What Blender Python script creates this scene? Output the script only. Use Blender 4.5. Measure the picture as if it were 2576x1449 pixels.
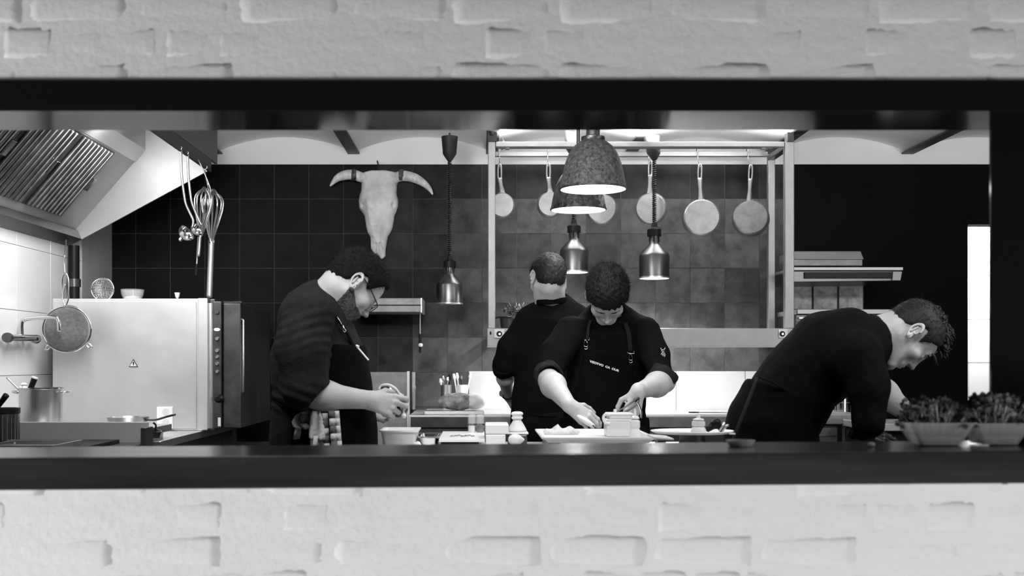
import bpy, math, random
import numpy as np
from mathutils import Vector, Matrix
for _o in list(bpy.data.objects): bpy.data.objects.remove(_o)
R_ = random.Random(7)
SC = bpy.context.scene
COL = SC.collection
# ---------------------------------------------------------------- camera: eye 1.28 m up, level lens shifted up and right
F = 2800.0; EYE = 1.28; VX, VY = 1205.0, 909.0
cam = bpy.data.cameras.new('camera'); camo = bpy.data.objects.new('camera', cam); COL.objects.link(camo)
camo.location = (0, 0, EYE); camo.rotation_euler = (math.pi/2, 0, 0)
cam.sensor_width = 36; cam.lens = F/2576*36
cam.shift_x = (1288-VX)/2576; cam.shift_y = (VY-724.5)/2576
cam.clip_start = .05; cam.clip_end = 60
cam.dof.use_dof = True; cam.dof.focus_distance = 4.9; cam.dof.aperture_fstop = 3.4
SC.camera = camo
SC.view_settings.view_transform = 'Standard'; SC.view_settings.look = 'None'
SC.view_settings.exposure = 0.0; SC.view_settings.gamma = 1.0; SC.view_settings.use_curve_mapping = False
def P(px, py, D): return np.array(((px-VX)/F*D, D, EYE-(py-VY)/F*D))
# ---------------------------------------------------------------- world and lights
W = bpy.data.worlds.new('dining_room_dusk'); SC.world = W; W.use_nodes = True
W.node_tree.nodes['Background'].inputs[0].default_value = (1, 1, 1, 1)
W.node_tree.nodes['Background'].inputs[1].default_value = 0.05
def area(name, loc, target, sx, sy, power, spread=180, parent=None):
    l = bpy.data.lights.new(name, 'AREA'); l.shape = 'RECTANGLE'; l.size = sx; l.size_y = sy; l.energy = power
    l.spread = math.radians(spread)
    o = bpy.data.objects.new(name, l); COL.objects.link(o); o.location = loc
    d = Vector(target)-Vector(loc)
    o.rotation_euler = d.to_track_quat('-Z', 'Y').to_euler()
    return o
def spot(name, loc, power, ang=120, size=.05, blend=.6, target=None):
    l = bpy.data.lights.new(name, 'SPOT'); l.energy = power; l.spot_size = math.radians(ang); l.spot_blend = blend; l.shadow_soft_size = size
    o = bpy.data.objects.new(name, l); COL.objects.link(o); o.location = loc
    if target is not None: o.rotation_euler = (Vector(target)-Vector(loc)).to_track_quat('-Z', 'Y').to_euler()
    return o
area('dining_window_light', (-4.2, 0.75, .5), (0.0, 2.35, 1.2), 1.2, 1.0, 160)
area('dining_low_fill', (.6, .5, .12), (0.4, 2.35, .75), 3.4, .3, 28)  # unseen fill, added to brighten the lower brick wall
area('dining_right_fill', (3.9, .7, .9), (1.0, 2.35, 1.3), 1.0, 1.2, 52)  # unseen fill, added to even out the brick wall on the right
area('hood_light', (-1.62, 4.55, 2.16), (-2.0, 5.3, 1.2), .12, .9, 8.5, 130)
area('hood_inner_light', (-1.66, 5.0, 2.30), (-1.75, 5.5, 1.6), .08, .5, 4.5, 175)
area('kitchen_left_light', (-.9, 3.05, 2.35), (-1.2, 5.4, 1.15), .9, .25, 5, 110)
area('kitchen_front_light', (.3, 2.80, 2.44), (.3, 4.15, 1.1), 3.0, .2, 11, 85)
area('rack_ceiling_fill', (.82, 5.882, 2.437), (.82, 5.75, 3.0), 1.4, .05, 42)  # added uplight that brightens the ceiling over the rack
area('left_ceiling_fill', (-.6, 3.0, 2.15), (-.4, 6.0, 2.75), 1.2, .15, 12, 90)  # added light without a fixture, brightens the left ceiling
area('right_ceiling_fill', (2.5, 3.0, 2.15), (2.6, 6.0, 2.85), 1.2, .15, 9, 80)  # added light without a fixture, brightens the right ceiling
area('counter_strip_light', (.85, 6.0, 1.345), (.85, 6.5, 1.0), 1.5, .05, 2.2)
area('right_cook_fill', (2.5, 3.3, 2.25), (1.55, 3.95, 1.3), .3, .3, 4, 90)  # unseen fill, added and aimed at the bending cook
area('next_room_light', (3.1, 7.6, 2.3), (3.3, 7.9, 1.0), .6, .6, 60)
# ---------------------------------------------------------------- materials
def mat(name, c, rough=.5, metal=0.0, var=0.0, vscale=8.0, bump=0.0, bscale=60.0, stretch=None, emit=0.0, alpha=None, trans=0.0, rnd=0.0, spec=.5, coat=0.0, rvar=0.0, vdet=6.0):
    m = bpy.data.materials.new(name); m.use_nodes = True; nt = m.node_tree; b = nt.nodes['Principled BSDF']
    N = nt.nodes.new; L = nt.links.new
    b.inputs['Base Color'].default_value = (c, c, c, 1); b.inputs['Roughness'].default_value = rough
    b.inputs['Metallic'].default_value = metal; b.inputs['Specular IOR Level'].default_value = spec
    b.inputs['Coat Weight'].default_value = coat; b.inputs['Coat Roughness'].default_value = .12
    if trans: b.inputs['Transmission Weight'].default_value = trans; b.inputs['IOR'].default_value = 1.3
    if alpha is not None: b.inputs['Alpha'].default_value = alpha
    if emit: b.inputs['Emission Color'].default_value = (1, 1, 1, 1); b.inputs['Emission Strength'].default_value = emit
    tc = N('ShaderNodeTexCoord'); mp = N('ShaderNodeMapping'); L(tc.outputs['Object'], mp.inputs[0])
    if stretch: mp.inputs['Scale'].default_value = stretch
    col = None
    if var or rvar:
        n = N('ShaderNodeTexNoise'); n.inputs['Scale'].default_value = vscale; n.inputs['Detail'].default_value = vdet
        n.inputs['Roughness'].default_value = .62; L(mp.outputs[0], n.inputs['Vector'])
        if rnd:
            oi = N('ShaderNodeObjectInfo'); ad = N('ShaderNodeVectorMath'); ad.operation = 'ADD'
            ml = N('ShaderNodeMath'); ml.operation = 'MULTIPLY'; ml.inputs[1].default_value = 37.0
            L(oi.outputs['Random'], ml.inputs[0]); L(mp.outputs[0], ad.inputs[0]); L(ml.outputs[0], ad.inputs[1]); L(ad.outputs[0], n.inputs['Vector'])
        if var:
            r = N('ShaderNodeMapRange'); L(n.outputs['Fac'], r.inputs['Value'])
            r.inputs['From Min'].default_value = .3; r.inputs['From Max'].default_value = .7
            r.inputs['To Min'].default_value = max(0, c*(1-var)); r.inputs['To Max'].default_value = c*(1+var)
            col = r.outputs[0]
        if rvar:
            r2 = N('ShaderNodeMapRange'); L(n.outputs['Fac'], r2.inputs['Value'])
            r2.inputs['To Min'].default_value = max(.03, rough-rvar); r2.inputs['To Max'].default_value = min(1, rough+rvar)
            L(r2.outputs[0], b.inputs['Roughness'])
    if rnd:
        oi2 = N('ShaderNodeObjectInfo'); r3 = N('ShaderNodeMapRange'); L(oi2.outputs['Random'], r3.inputs['Value'])
        r3.inputs['To Min'].default_value = 1-rnd; r3.inputs['To Max'].default_value = 1+rnd
        mm = N('ShaderNodeMath'); mm.operation = 'MULTIPLY'; L(r3.outputs[0], mm.inputs[0])
        if col is not None: L(col, mm.inputs[1])
        else: mm.inputs[1].default_value = c
        col = mm.outputs[0]
    if col is not None: L(col, b.inputs['Base Color'])
    if bump:
        n2 = N('ShaderNodeTexNoise'); n2.inputs['Scale'].default_value = bscale; n2.inputs['Detail'].default_value = 6
        L(mp.outputs[0], n2.inputs['Vector'])
        bp = N('ShaderNodeBump'); bp.inputs['Strength'].default_value = min(1, bump); bp.inputs['Distance'].default_value = .01
        L(n2.outputs['Fac'], bp.inputs['Height']); L(bp.outputs[0], b.inputs['Normal'])
    return m
M = dict(
 paint=mat('white_painted_brick', .60, .75, bump=.24, bscale=70, var=.03, vscale=5, spec=.2),
 paint2=mat('white_painted_brick_lit', .70, .75, bump=.22, bscale=70, var=.03, vscale=5, spec=.2),  # same white paint made lighter, stronger light low down put into the colour
 blackwood=mat('black_stained_timber', .022, .20, var=.45, vscale=2, stretch=(.6, 8, 8), bump=.03, bscale=12, spec=.75, rvar=.05),
 lintel=mat('black_steel_lintel', .006, .10, spec=.27, rvar=.03, vscale=4, stretch=(.5, 6, 6)),
 ceil=mat('white_ceiling_plaster', .80, .8, bump=.15, bscale=30, var=.03, vscale=3),
 wallwhite=mat('white_wall_plaster', .74, .8, bump=.1, bscale=30),
 darkbeam=mat('black_steel_beam', .02, .5, bump=.1, bscale=40),
 greybeam=mat('grey_boxed_beam', .07, .5, bump=.05),
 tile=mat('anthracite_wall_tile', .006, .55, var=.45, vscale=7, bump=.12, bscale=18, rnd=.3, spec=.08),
 tilemid=mat('half_glow_wall_tile', .022, .6, var=.5, vscale=9, bump=.12, bscale=18, rnd=.3, spec=.08),  # middle tone, weaker lamp glow put into the tile colour
 tilep=mat('stained_glow_wall_tile', .062, .6, var=.45, vscale=11, bump=.12, bscale=18, rnd=.28, spec=.1, vdet=9),  # pale stains, and lamp glow behind the rack put into the colour
 tile_unused=mat('tile_unused', .014, .5, var=.45, vscale=7, bump=.12, bscale=18, rnd=.3, spec=.16, rvar=.12),
 grout=mat('pale_grout', .048, .8, var=.5, vscale=9),
 blackwall=mat('black_painted_wall', .004, .7, var=.2, vscale=4, bump=.05, spec=.05),
 whitetile=mat('glazed_white_tile', .72, .22, var=.02, vscale=3, rnd=.02),
 greytile=mat('grey_tile', .36, .4, var=.1, vscale=5),
 splash=mat('pale_splashback', .52, .4, var=.06, vscale=6),
 steel=mat('brushed_steel', .58, .33, metal=1, var=.05, vscale=30, stretch=(.3, 1, 12), rvar=.1),
 steelv=mat('brushed_steel_upright', .55, .36, metal=1, var=.06, vscale=30, stretch=(10, 10, .4), rvar=.1),
 steelflat=mat('satin_steel_panel', .66, .42, metal=.75, var=.05, vscale=6, rvar=.06, spec=.4),
 darksteel=mat('dark_steel', .12, .35, metal=.9, var=.2, vscale=10, rvar=.1),
 filt=mat('greasy_filter_steel', .30, .35, metal=1, var=.3, vscale=12, rvar=.1),
 hoodsteel=mat('dull_hood_steel', .42, .45, metal=.5, var=.06, vscale=6, spec=.3),
 shelfsteel=mat('dull_shelf_steel', .22, .5, metal=.5, var=.25, vscale=14, spec=.3),
 racksteel=mat('dull_rack_steel', .34, .5, metal=.7, var=.06, vscale=20, spec=.3),
 lampsteel=mat('dark_lamp_steel', .15, .33, metal=1, var=.1, vscale=30, stretch=(10, 10, .4), rvar=.08),
 chrome=mat('polished_chrome', .60, .14, metal=1),
 alu=mat('worn_aluminium', .36, .42, metal=.85, var=.18, vscale=16, bump=.08, bscale=60),
 aluin=mat('darkened_pan_base', .22, .4, metal=.8, var=.3, vscale=20),
 aged=mat('mottled_aged_iron', .10, .55, metal=.35, var=.95, vscale=75, bump=.6, bscale=120, rvar=.15, vdet=12),
 aged2=mat('scratched_aged_iron', .07, .45, metal=.5, var=.95, vscale=42, bump=.8, bscale=50, rvar=.15, stretch=(1, 1, .7), vdet=3),
 enamel=mat('white_enamel', .85, .35),
 bulb=mat('lit_lamp_glass', .9, .4, emit=9.0),
 bulb2=mat('lit_heat_lamp_glass', .9, .4, emit=5.0),
 bulbdim=mat('unlit_heat_lamp_glass', .30, .3),
 black=mat('black_plastic', .006, .45, spec=.2),
 rubber=mat('black_rubber_cord', .008, .6),
 bone=mat('weathered_bone', .60, .75, var=.25, vscale=10, bump=.35, bscale=50),
 horn=mat('pale_horn', .55, .45, var=.35, vscale=14, bump=.2, stretch=(3, 3, 1)),
 skin=mat('skin', .44, .48, var=.07, vscale=14, bump=.12, bscale=180, spec=.35),
 skind=mat('skin_tanned', .38, .5, var=.08, vscale=14, bump=.12, bscale=180, spec=.35),
 hair=mat('dark_hair', .006, .8, var=.4, vscale=60, spec=.12),
 hair2=mat('brown_hair', .012, .6, var=.5, vscale=60, spec=.25),
 beard=mat('stubble_beard', .05, .7, var=.8, vscale=70, bump=.6, bscale=120),
 cloth=mat('black_chef_cloth', .0045, .9, var=.25, vscale=40, bump=.25, bscale=140, spec=.05),
 cloth2=mat('washed_black_cloth', .017, .9, var=.25, vscale=30, bump=.3, bscale=120, spec=.08),
 apron=mat('black_apron_cloth', .0035, .9, bump=.25, bscale=160, spec=.04),
 white=mat('white_plastic', .78, .35),
 whitem=mat('white_marble', .82, .3, var=.05, vscale=9),
 clear=mat('clear_plastic', .85, .12, alpha=.30),
 frost=mat('frosted_bottle_plastic', .8, .3, alpha=.8),
 glass=mat('glass', .8, .05, alpha=.16),
 towel=mat('white_towel_cotton', .62, .9, bump=.5, bscale=90),
 towelg=mat('grey_towel_check', .12, .9, bump=.5, bscale=90),
 bread=mat('cooked_crust', .22, .55, var=.8, vscale=22, bump=.6, bscale=30),
 fish=mat('white_fish_flesh', .75, .5, var=.1, vscale=30, bump=.3),
 aub=mat('dark_aubergine_skin', .012, .15, coat=.6),
 herb=mat('dark_green_leaf', .075, .5, var=.5, vscale=20),
 herbl=mat('pale_sprout_stem', .38, .5),
 floor=mat('grey_floor_tile', .14, .45, var=.2, vscale=3),
 dfloor=mat('dining_floor_boards', .22, .5, var=.2, vscale=4),
 lit=mat('lit_indicator', .9, .4, emit=4.0),
 print=mat('pale_stitching', .62, .8),
 paper=mat('pale_card', .6, .7),
)
# ---------------------------------------------------------------- builders
class MB:
    def __init__(s): s.v = []; s.f = []
    def add(s, v, f):
        o = len(s.v); s.v += [tuple(float(c) for c in q) for q in v]; s.f += [tuple(i+o for i in q) for q in f]; return s
    def box(s, a, b, rot=None, c=None):
        (x0, y0, z0), (x1, y1, z1) = a, b
        v = [(x0,y0,z0),(x1,y0,z0),(x1,y1,z0),(x0,y1,z0),(x0,y0,z1),(x1,y0,z1),(x1,y1,z1),(x0,y1,z1)]
        if rot is not None:
            c = np.array(c if c is not None else ((x0+x1)/2,(y0+y1)/2,(z0+z1)/2))
            Rm = np.array(Matrix.Rotation(rot[1], 3, rot[0])); v = [tuple(Rm@(np.array(q)-c)+c) for q in v]
        return s.add(v, [(0,3,2,1),(4,5,6,7),(0,1,5,4),(1,2,6,5),(2,3,7,6),(3,0,4,7)])
    def rings(s, rings, cap0=True, cap1=True):
        n = len(rings[0]); v = [q for r in rings for q in r]; f = []
        for i in range(len(rings)-1):
            for j in range(n):
                k = (j+1) % n; f.append((i*n+j, i*n+k, (i+1)*n+k, (i+1)*n+j))
        if cap0: f.append(tuple(range(n-1, -1, -1)))
        if cap1: f.append(tuple(range((len(rings)-1)*n, len(rings)*n)))
        return s.add(v, f)
    def lathe(s, prof, c, n=32, axis=(0,0,1), cap0=False, cap1=False, sq=None):
        a = np.array(axis, float); a /= np.linalg.norm(a)
        t = np.array((1.,0,0)) if abs(a[0]) < .9 else np.array((0,1.,0))
        u = np.cross(a, t); u /= np.linalg.norm(u); w = np.cross(a, u); c = np.array(c, float)
        if abs(a[2]) > .99: u, w = np.array((1.,0,0)), np.array((0,1.,0))*(1 if a[2] > 0 else -1)
        sx, sy = sq or (1, 1)
        return s.rings([[c+a*h+r*(sx*math.cos(2*math.pi*j/n)*u+sy*math.sin(2*math.pi*j/n)*w) for j in range(n)] for r, h in prof], cap0, cap1)
    def cyl(s, a, b, r1, r2=None, n=20, cap=True):
        a = np.array(a, float); b = np.array(b, float); L = np.linalg.norm(b-a)
        return s.lathe([(r1, 0), (r1 if r2 is None else r2, L)], a, n, (b-a)/L, cap, cap)
    def tube(s, pts, r, n=8, sub=6, closed=False, flat=1.0):
        p = [np.array(q, float) for q in pts]; rr = r if hasattr(r, '__len__') else [r]*len(p)
        if sub > 1 and len(p) > 2:
            out = []; ro = []; m = len(p)
            rng = range(m if closed else m-1)
            for i in rng:
                g = lambda k: p[k % m] if closed else p[min(max(k, 0), m-1)]
                gr = lambda k: rr[k % m] if closed else rr[min(max(k, 0), m-1)]
                p0, p1, p2, p3 = g(i-1), g(i), g(i+1), g(i+2)
                for t in np.arange(0, 1, 1/sub):
                    out.append(.5*((2*p1)+(-p0+p2)*t+(2*p0-5*p1+4*p2-p3)*t*t+(-p0+3*p1-3*p2+p3)*t**3)); ro.append(gr(i)*(1-t)+gr(i+1)*t)
            if not closed: out.append(p[-1]); ro.append(rr[-1])
            p, rr = out, ro
        m = len(p); rings = []; up = None
        for i in range(m):
            d = (p[(i+1) % m]-p[i-1]) if closed else (p[min(i+1, m-1)]-p[max(i-1, 0)])
            d = d/(np.linalg.norm(d)+1e-12)
            if up is None:
                up = np.array((0,0,1.)) if abs(d[2]) < .9 else np.array((0,1.,0))
            u = up-d*np.dot(up, d); u /= (np.linalg.norm(u)+1e-12); w = np.cross(d, u); up = u
            rings.append([p[i]+rr[i]*(math.cos(2*math.pi*j/n)*u*flat+math.sin(2*math.pi*j/n)*w) for j in range(n)])
        if closed: rings.append(rings[0]); return s.rings(rings, False, False)
        return s.rings(rings)
    def prism(s, poly, y0, y1, axis='y'):
        n = len(poly)
        g = {'y': lambda a, b, t: (a, t, b), 'x': lambda a, b, t: (t, a, b), 'z': lambda a, b, t: (a, b, t)}[axis]
        v = [g(a, b, y0) for a, b in poly]+[g(a, b, y1) for a, b in poly]
        return s.add(v, [tuple(range(n)), tuple(range(2*n-1, n-1, -1))]+[(i, i+n, (i+1) % n+n, (i+1) % n) for i in range(n)])
    def build(s, name, m, parent=None, smooth=False, bevel=0, seg=2, **tags):
        me = bpy.data.meshes.new(name); me.from_pydata(s.v, [], s.f); return finish(name, me, m, parent, smooth, bevel, seg, tags)
def recalc(me):
    import bmesh
    b = bmesh.new(); b.from_mesh(me); bmesh.ops.recalc_face_normals(b, faces=b.faces); b.to_mesh(me); b.free()
def finish(name, me, m, parent=None, smooth=False, bevel=0, seg=2, tags=None, fix=True):
    if fix: recalc(me)
    if isinstance(m, str): m = M[m]
    me.materials.append(m); o = bpy.data.objects.new(name, me); COL.objects.link(o)
    if parent is not None:
        w = parent_world(parent)
        me.transform(Matrix.Translation(-w)); o.parent = parent
    elif tags is None or not tags.get('keep'):
        # origin of a top-level mesh: its own base centre
        co = np.array([v.co for v in me.vertices]); lo, hi = co.min(0), co.max(0)
        c = Vector(((lo[0]+hi[0])/2, (lo[1]+hi[1])/2, lo[2])); me.transform(Matrix.Translation(-c)); o.location = c
    if smooth:
        me.shade_smooth()
        if smooth == 'auto':
            try: me.set_sharp_from_angle(angle=math.radians(38))
            except Exception: pass
    if bevel:
        bm_ = o.modifiers.new('bevel', 'BEVEL'); bm_.width = bevel; bm_.segments = seg; bm_.limit_method = 'ANGLE'
        bm_.harden_normals = False
    for k, v in (tags or {}).items():
        if k != 'keep': o[k] = v
    return o
def parent_world(o):
    w = Vector((0, 0, 0))
    while o is not None: w = w+o.location; o = o.parent
    return w
def thing(name, label, cat, loc, group=None):
    o = bpy.data.objects.new(name, None); COL.objects.link(o); o.location = Vector([float(c) for c in loc]); o.empty_display_size = .05
    o['label'] = label; o['category'] = cat
    if group: o['group'] = group
    return o
def tag(o, label, cat, group=None):
    o['label'] = label; o['category'] = cat
    if group: o['group'] = group
    return o
def light_under(l, parent):
    l.parent = parent; l.location = l.location-parent_world(parent)
ST = dict(kind='structure')
# ---------------------------------------------------------------- signed-distance modelling for bodies, bones and clothes
f32 = np.float32
def smin(a, b, k):
    if k <= 0: return np.minimum(a, b)
    h = np.clip(.5+.5*(b-a)/k, 0, 1); return b+(a-b)*h-k*h*(1-h)
def smax(a, b, k): return -smin(-a, -b, k)
def rc(a, b, r1, r2=None, sc=None):
    a = np.array(a, f32); b = np.array(b, f32); r2 = r1 if r2 is None else r2
    def f(p):
        q, A, B = p, a, b
        if sc is not None:
            c, s = np.array(sc[0], f32), np.array(sc[1], f32); q = (p-c)/s; A = (a-c)/s; B = (b-c)/s
        d = B-A; t = np.clip(((q-A)@d)/max(float(d@d), 1e-9), 0, 1)
        return np.linalg.norm(q-A-t[:, None]*d, axis=1)-(r1+(r2-r1)*t)
    return f
def el(c, r, R=None):
    c = np.array(c, f32); r = np.array(r, f32)
    def f(p):
        q = p-c
        if R is not None: q = q@np.array(R, f32)
        k0 = np.linalg.norm(q/r, axis=1); k1 = np.linalg.norm(q/(r*r), axis=1)+1e-9
        return k0*(k0-1)/k1
    return f
def bx(c, h, rad=.01, R=None):
    c = np.array(c, f32); h = np.array(h, f32)
    def f(p):
        q = p-c
        if R is not None: q = q@np.array(R, f32)
        q = np.abs(q)-h+rad
        return np.linalg.norm(np.maximum(q, 0), axis=1)+np.minimum(q.max(1), 0)-rad
    return f
def chain(pts, sc=None):
    fs = [rc(pts[i][0], pts[i+1][0], pts[i][1], pts[i+1][1], sc) for i in range(len(pts)-1)]
    def f(p):
        d = fs[0](p)
        for g in fs[1:]: d = np.minimum(d, g(p))
        return d
    return f
def ops(lst):
    def f(p):
        d = None
        for op, k, g in lst:
            e = g(p)
            if d is None: d = e
            elif op == 'u': d = smin(d, e, k)
            elif op == 's': d = smax(d, -e, k)
            elif op == 'i': d = smax(d, e, k)
            elif op == '+': d = d+e
        return d
    return f
def wav(p, s, seed=0):
    a = seed*1.7
    q = p*s
    return (np.sin(q[:,0]*1.3+1.7*np.sin(q[:,1]*.9+a)+a)*np.sin(q[:,1]*1.1+1.3*np.sin(q[:,2]*1.2+a*.7))+.5*np.sin(q[:,2]*2.3+2*np.sin(q[:,0]*1.7-a)+a)*np.sin(q[:,0]*2.1+q[:,1]))/1.5
def surf(f, lo, hi, h):
    lo = np.array(lo, float); n = np.ceil((np.array(hi, float)-lo)/h).astype(int)+1
    B = 8; nb = np.ceil(n/B).astype(int); n = nb*B+1
    ci = np.stack(np.meshgrid(*[np.arange(k) for k in nb], indexing='ij'), -1).reshape(-1, 3)
    cc = (lo+(ci*B+B/2)*h).astype(f32)
    fc = f(cc)
    Fv = np.repeat(np.repeat(np.repeat(fc.reshape(nb), B, 0), B, 1), B, 2)
    Fv = np.pad(Fv, ((0,1),(0,1),(0,1)), mode='edge').astype(f32)
    act = ci[np.abs(fc) < h*B*1.35]
    off = np.stack(np.meshgrid(*[np.arange(B+1)]*3, indexing='ij'), -1).reshape(-1, 3)
    for s0 in range(0, len(act), 400):
        A = act[s0:s0+400]
        idx = (A[:, None, :]*B+off[None]).reshape(-1, 3)
        val = f((lo+idx*h).astype(f32)); Fv[idx[:,0], idx[:,1], idx[:,2]] = val
    ins = Fv < 0
    c = [ins[i:ins.shape[0]-1+i, j:ins.shape[1]-1+j, k:ins.shape[2]-1+k] for i in (0,1) for j in (0,1) for k in (0,1)]
    sm = sum(x.astype(np.int8) for x in c); cell = (sm > 0) & (sm < 8)
    ids = -np.ones(cell.shape, np.int64); I = np.argwhere(cell); ids[cell] = np.arange(len(I))
    acc = np.zeros((len(I), 3)); cnt = np.zeros(len(I))
    cor = [(i, j, k) for i in (0,1) for j in (0,1) for k in (0,1)]
    for a in cor:
        for ax in range(3):
            if a[ax] == 1: continue
            b = list(a); b[ax] = 1
            fa = Fv[I[:,0]+a[0], I[:,1]+a[1], I[:,2]+a[2]]; fb = Fv[I[:,0]+b[0], I[:,1]+b[1], I[:,2]+b[2]]
            m = (fa < 0) != (fb < 0); t = fa[m]/(fa[m]-fb[m])
            pt = np.tile(np.array(a, float), (m.sum(), 1)); pt[:, ax] = t
            acc[m] += pt; cnt[m] += 1
    V = lo+(I+acc/np.maximum(cnt, 1)[:, None])*h
    faces = []
    for ax in range(3):
        s = [slice(None)]*3; s2 = [slice(None)]*3; s[ax] = slice(0, -1); s2[ax] = slice(1, None)
        ch = ins[tuple(s)] != ins[tuple(s2)]
        E = np.argwhere(ch); u, v = [(1,2),(2,0),(0,1)][ax]
        ok = (E[:,u] > 0) & (E[:,v] > 0) & (E[:,u] < ins.shape[u]-1) & (E[:,v] < ins.shape[v]-1); E = E[ok]
        def gi(du, dv):
            q = E.copy(); q[:,u] -= du; q[:,v] -= dv; return ids[q[:,0], q[:,1], q[:,2]]
        q = np.stack([gi(1,1), gi(0,1), gi(0,0), gi(1,0)], 1)
        flip = ~ins[E[:,0], E[:,1], E[:,2]]; q[flip] = q[flip][:, ::-1]
        q = q[(q >= 0).all(1)]; faces.append(q)
    return V, np.concatenate(faces)
def join(*vf):
    V = []; Fc = []; o = 0
    for v, f in vf: V.append(v); Fc.append(f+o); o += len(v)
    return np.concatenate(V), np.concatenate(Fc)
def mesh_np(name, V, Q, m, parent=None, **tags):
    me = bpy.data.meshes.new(name)
    me.vertices.add(len(V)); me.vertices.foreach_set('co', np.asarray(V, f32).ravel())
    k = Q.shape[1]
    me.loops.add(Q.size); me.loops.foreach_set('vertex_index', Q.ravel().astype(np.int32))
    me.polygons.add(len(Q)); me.polygons.foreach_set('loop_start', (np.arange(len(Q))*k).astype(np.int32))
    me.polygons.foreach_set('use_smooth', np.ones(len(Q), bool))
    me.update(calc_edges=True); me.validate()
    return finish(name, me, m, parent, False, 0, 2, tags, fix=False)
# ================================================================ SETTING
FW = 2.353                                            # distance of the front wall plane
LED_T = 1.082; LIN_B = 1.807; LIN_T = 1.872
def grid_brick(w, h, seed):
    r = random.Random(seed); nx, nz = 8, 5; v = []; f = []
    for i in range(nx+1):
        for j in range(nz+1):
            u, t = i/nx, j/nz
            x = (u-.5)*w; z = (t-.5)*h
            ex = min(u, 1-u)*w; ez = min(t, 1-t)*h; e = min(ex, ez)
            d = .0020*min(1, e/.022)**1.3+r.uniform(-.0003, .0003)-.0010
            if e == 0: x += r.uniform(-.003, .003); z += r.uniform(-.002, .002)
            if (i in (0, nx)) and (j in (0, nz)): x *= .965; z *= .92
            v.append((x, -d, z))
    for i in range(nx):
        for j in range(nz):
            a = i*(nz+1)+j; f.append((a, a+nz+1, a+nz+2, a+1))
    rim = [i*(nz+1) for i in range(nx+1)]+[nx*(nz+1)+j for j in range(1, nz+1)]+[i*(nz+1)+nz for i in range(nx-1, -1, -1)]+[j for j in range(nz-1, 0, -1)]
    o = len(v)
    for k in rim: v.append((v[k][0], .02, v[k][2]))
    n = len(rim)
    for k in range(n): f.append((rim[k], o+k, o+(k+1) % n, rim[(k+1) % n]))
    return v, f
def brick_variants(m):
    out = {}
    for kind, w in (('h', .104), ('s', .214)):
        out[kind] = []
        for s in range(5):
            v, f = grid_brick(w, .066, s*7+ord(kind)); me = bpy.data.meshes.new('brick'); me.from_pydata(v, [], f); recalc(me)
            me.materials.append(m); me.shade_smooth(); out[kind].append(me)
    return out
def wall_bricks(wall, rows, m, x0=-1.35, x1=2.2):
    var = brick_variants(m); w = wall.location
    for zc, kind, off in rows:
        pitch = .1135 if kind == 'h' else .225; x = x0+off-(7 if kind == 'h' else 4)*pitch
        while x < x1:
            o = bpy.data.objects.new('brick', R_.choice(var[kind])); COL.objects.link(o); o.parent = wall
            o.location = Vector((x+R_.uniform(-.003, .003), FW+R_.uniform(-.0009, .0007), zc+R_.uniform(-.0015, .0015)))-w
            o.rotation_euler = (R_.uniform(-.006, .006), R_.uniform(-.008, .008), R_.uniform(-.012, .012))
            x += pitch
def zf(py, s=1190.): return EYE-(py-VY)/s
def xf(px, s=1190.): return (px-VX)/s
wu = MB().box((-2.6, FW, LIN_T), (2.6, FW+.19, 2.75)).build('wall_front_upper', 'paint', **ST)
wl = MB().box((-2.6, FW, 0), (2.6, FW+.19, 1.02)).build('wall_front_lower', 'paint2', **ST)
wall_bricks(wu, [(zf(108), 'h', xf(70)+1.35-.1135*15+.1135*3), (zf(20), 's', xf(196)+1.35-.225*3), (zf(197), 's', xf(196)+1.35-.225*3+.0), (zf(-68), 'h', .03)], M['paint'], -1.35, 2.2)
wall_bricks(wl, [(zf(1300), 'h', .075), (zf(1388), 's', .02), (zf(1212), 's', .10), (zf(1475), 'h', .03)], M['paint2'], -1.35, 2.2)
# lintel: three timbers lengths joined in one board, ledge leans a touch like the real one
li = MB().box((-2.6, FW-.012, LIN_B), (2.6, FW+.186, LIN_T)).build('lintel_beam', 'lintel', bevel=.002, kind='structure')
e = .0069
def ledge(z0, z1, y0, y1):
    v = []
    for x in (-2.0, 2.0):
        dz = (x+.45)*e
        v += [(x, y0, z0+dz), (x, y1, z0+dz), (x, y1, z1+dz), (x, y0, z1+dz)]
    return v, [(0,1,2,3),(7,6,5,4),(0,4,5,1),(1,5,6,2),(2,6,7,3),(3,7,4,0)]
v, f = ledge(LED_T-.068, LED_T, FW-.03, FW+.275)
MB().add(v, f).build('ledge_board', 'blackwood', bevel=.004, kind='structure')
# right-hand opening post: thin black steel plate
MB().box(((2491-VX)/F*2.617, 2.612, LED_T+.008), (2.0, 2.622, 1.85)).build('opening_post', 'lintel', kind='structure')
# floors
MB().box((-5, -2.5, -.06), (5, FW, 0)).build('floor_dining', 'dfloor', **ST)
MB().box((-2.6, FW, -.06), (5, 9.2, 0)).build('floor', 'floor', **ST)
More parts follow.
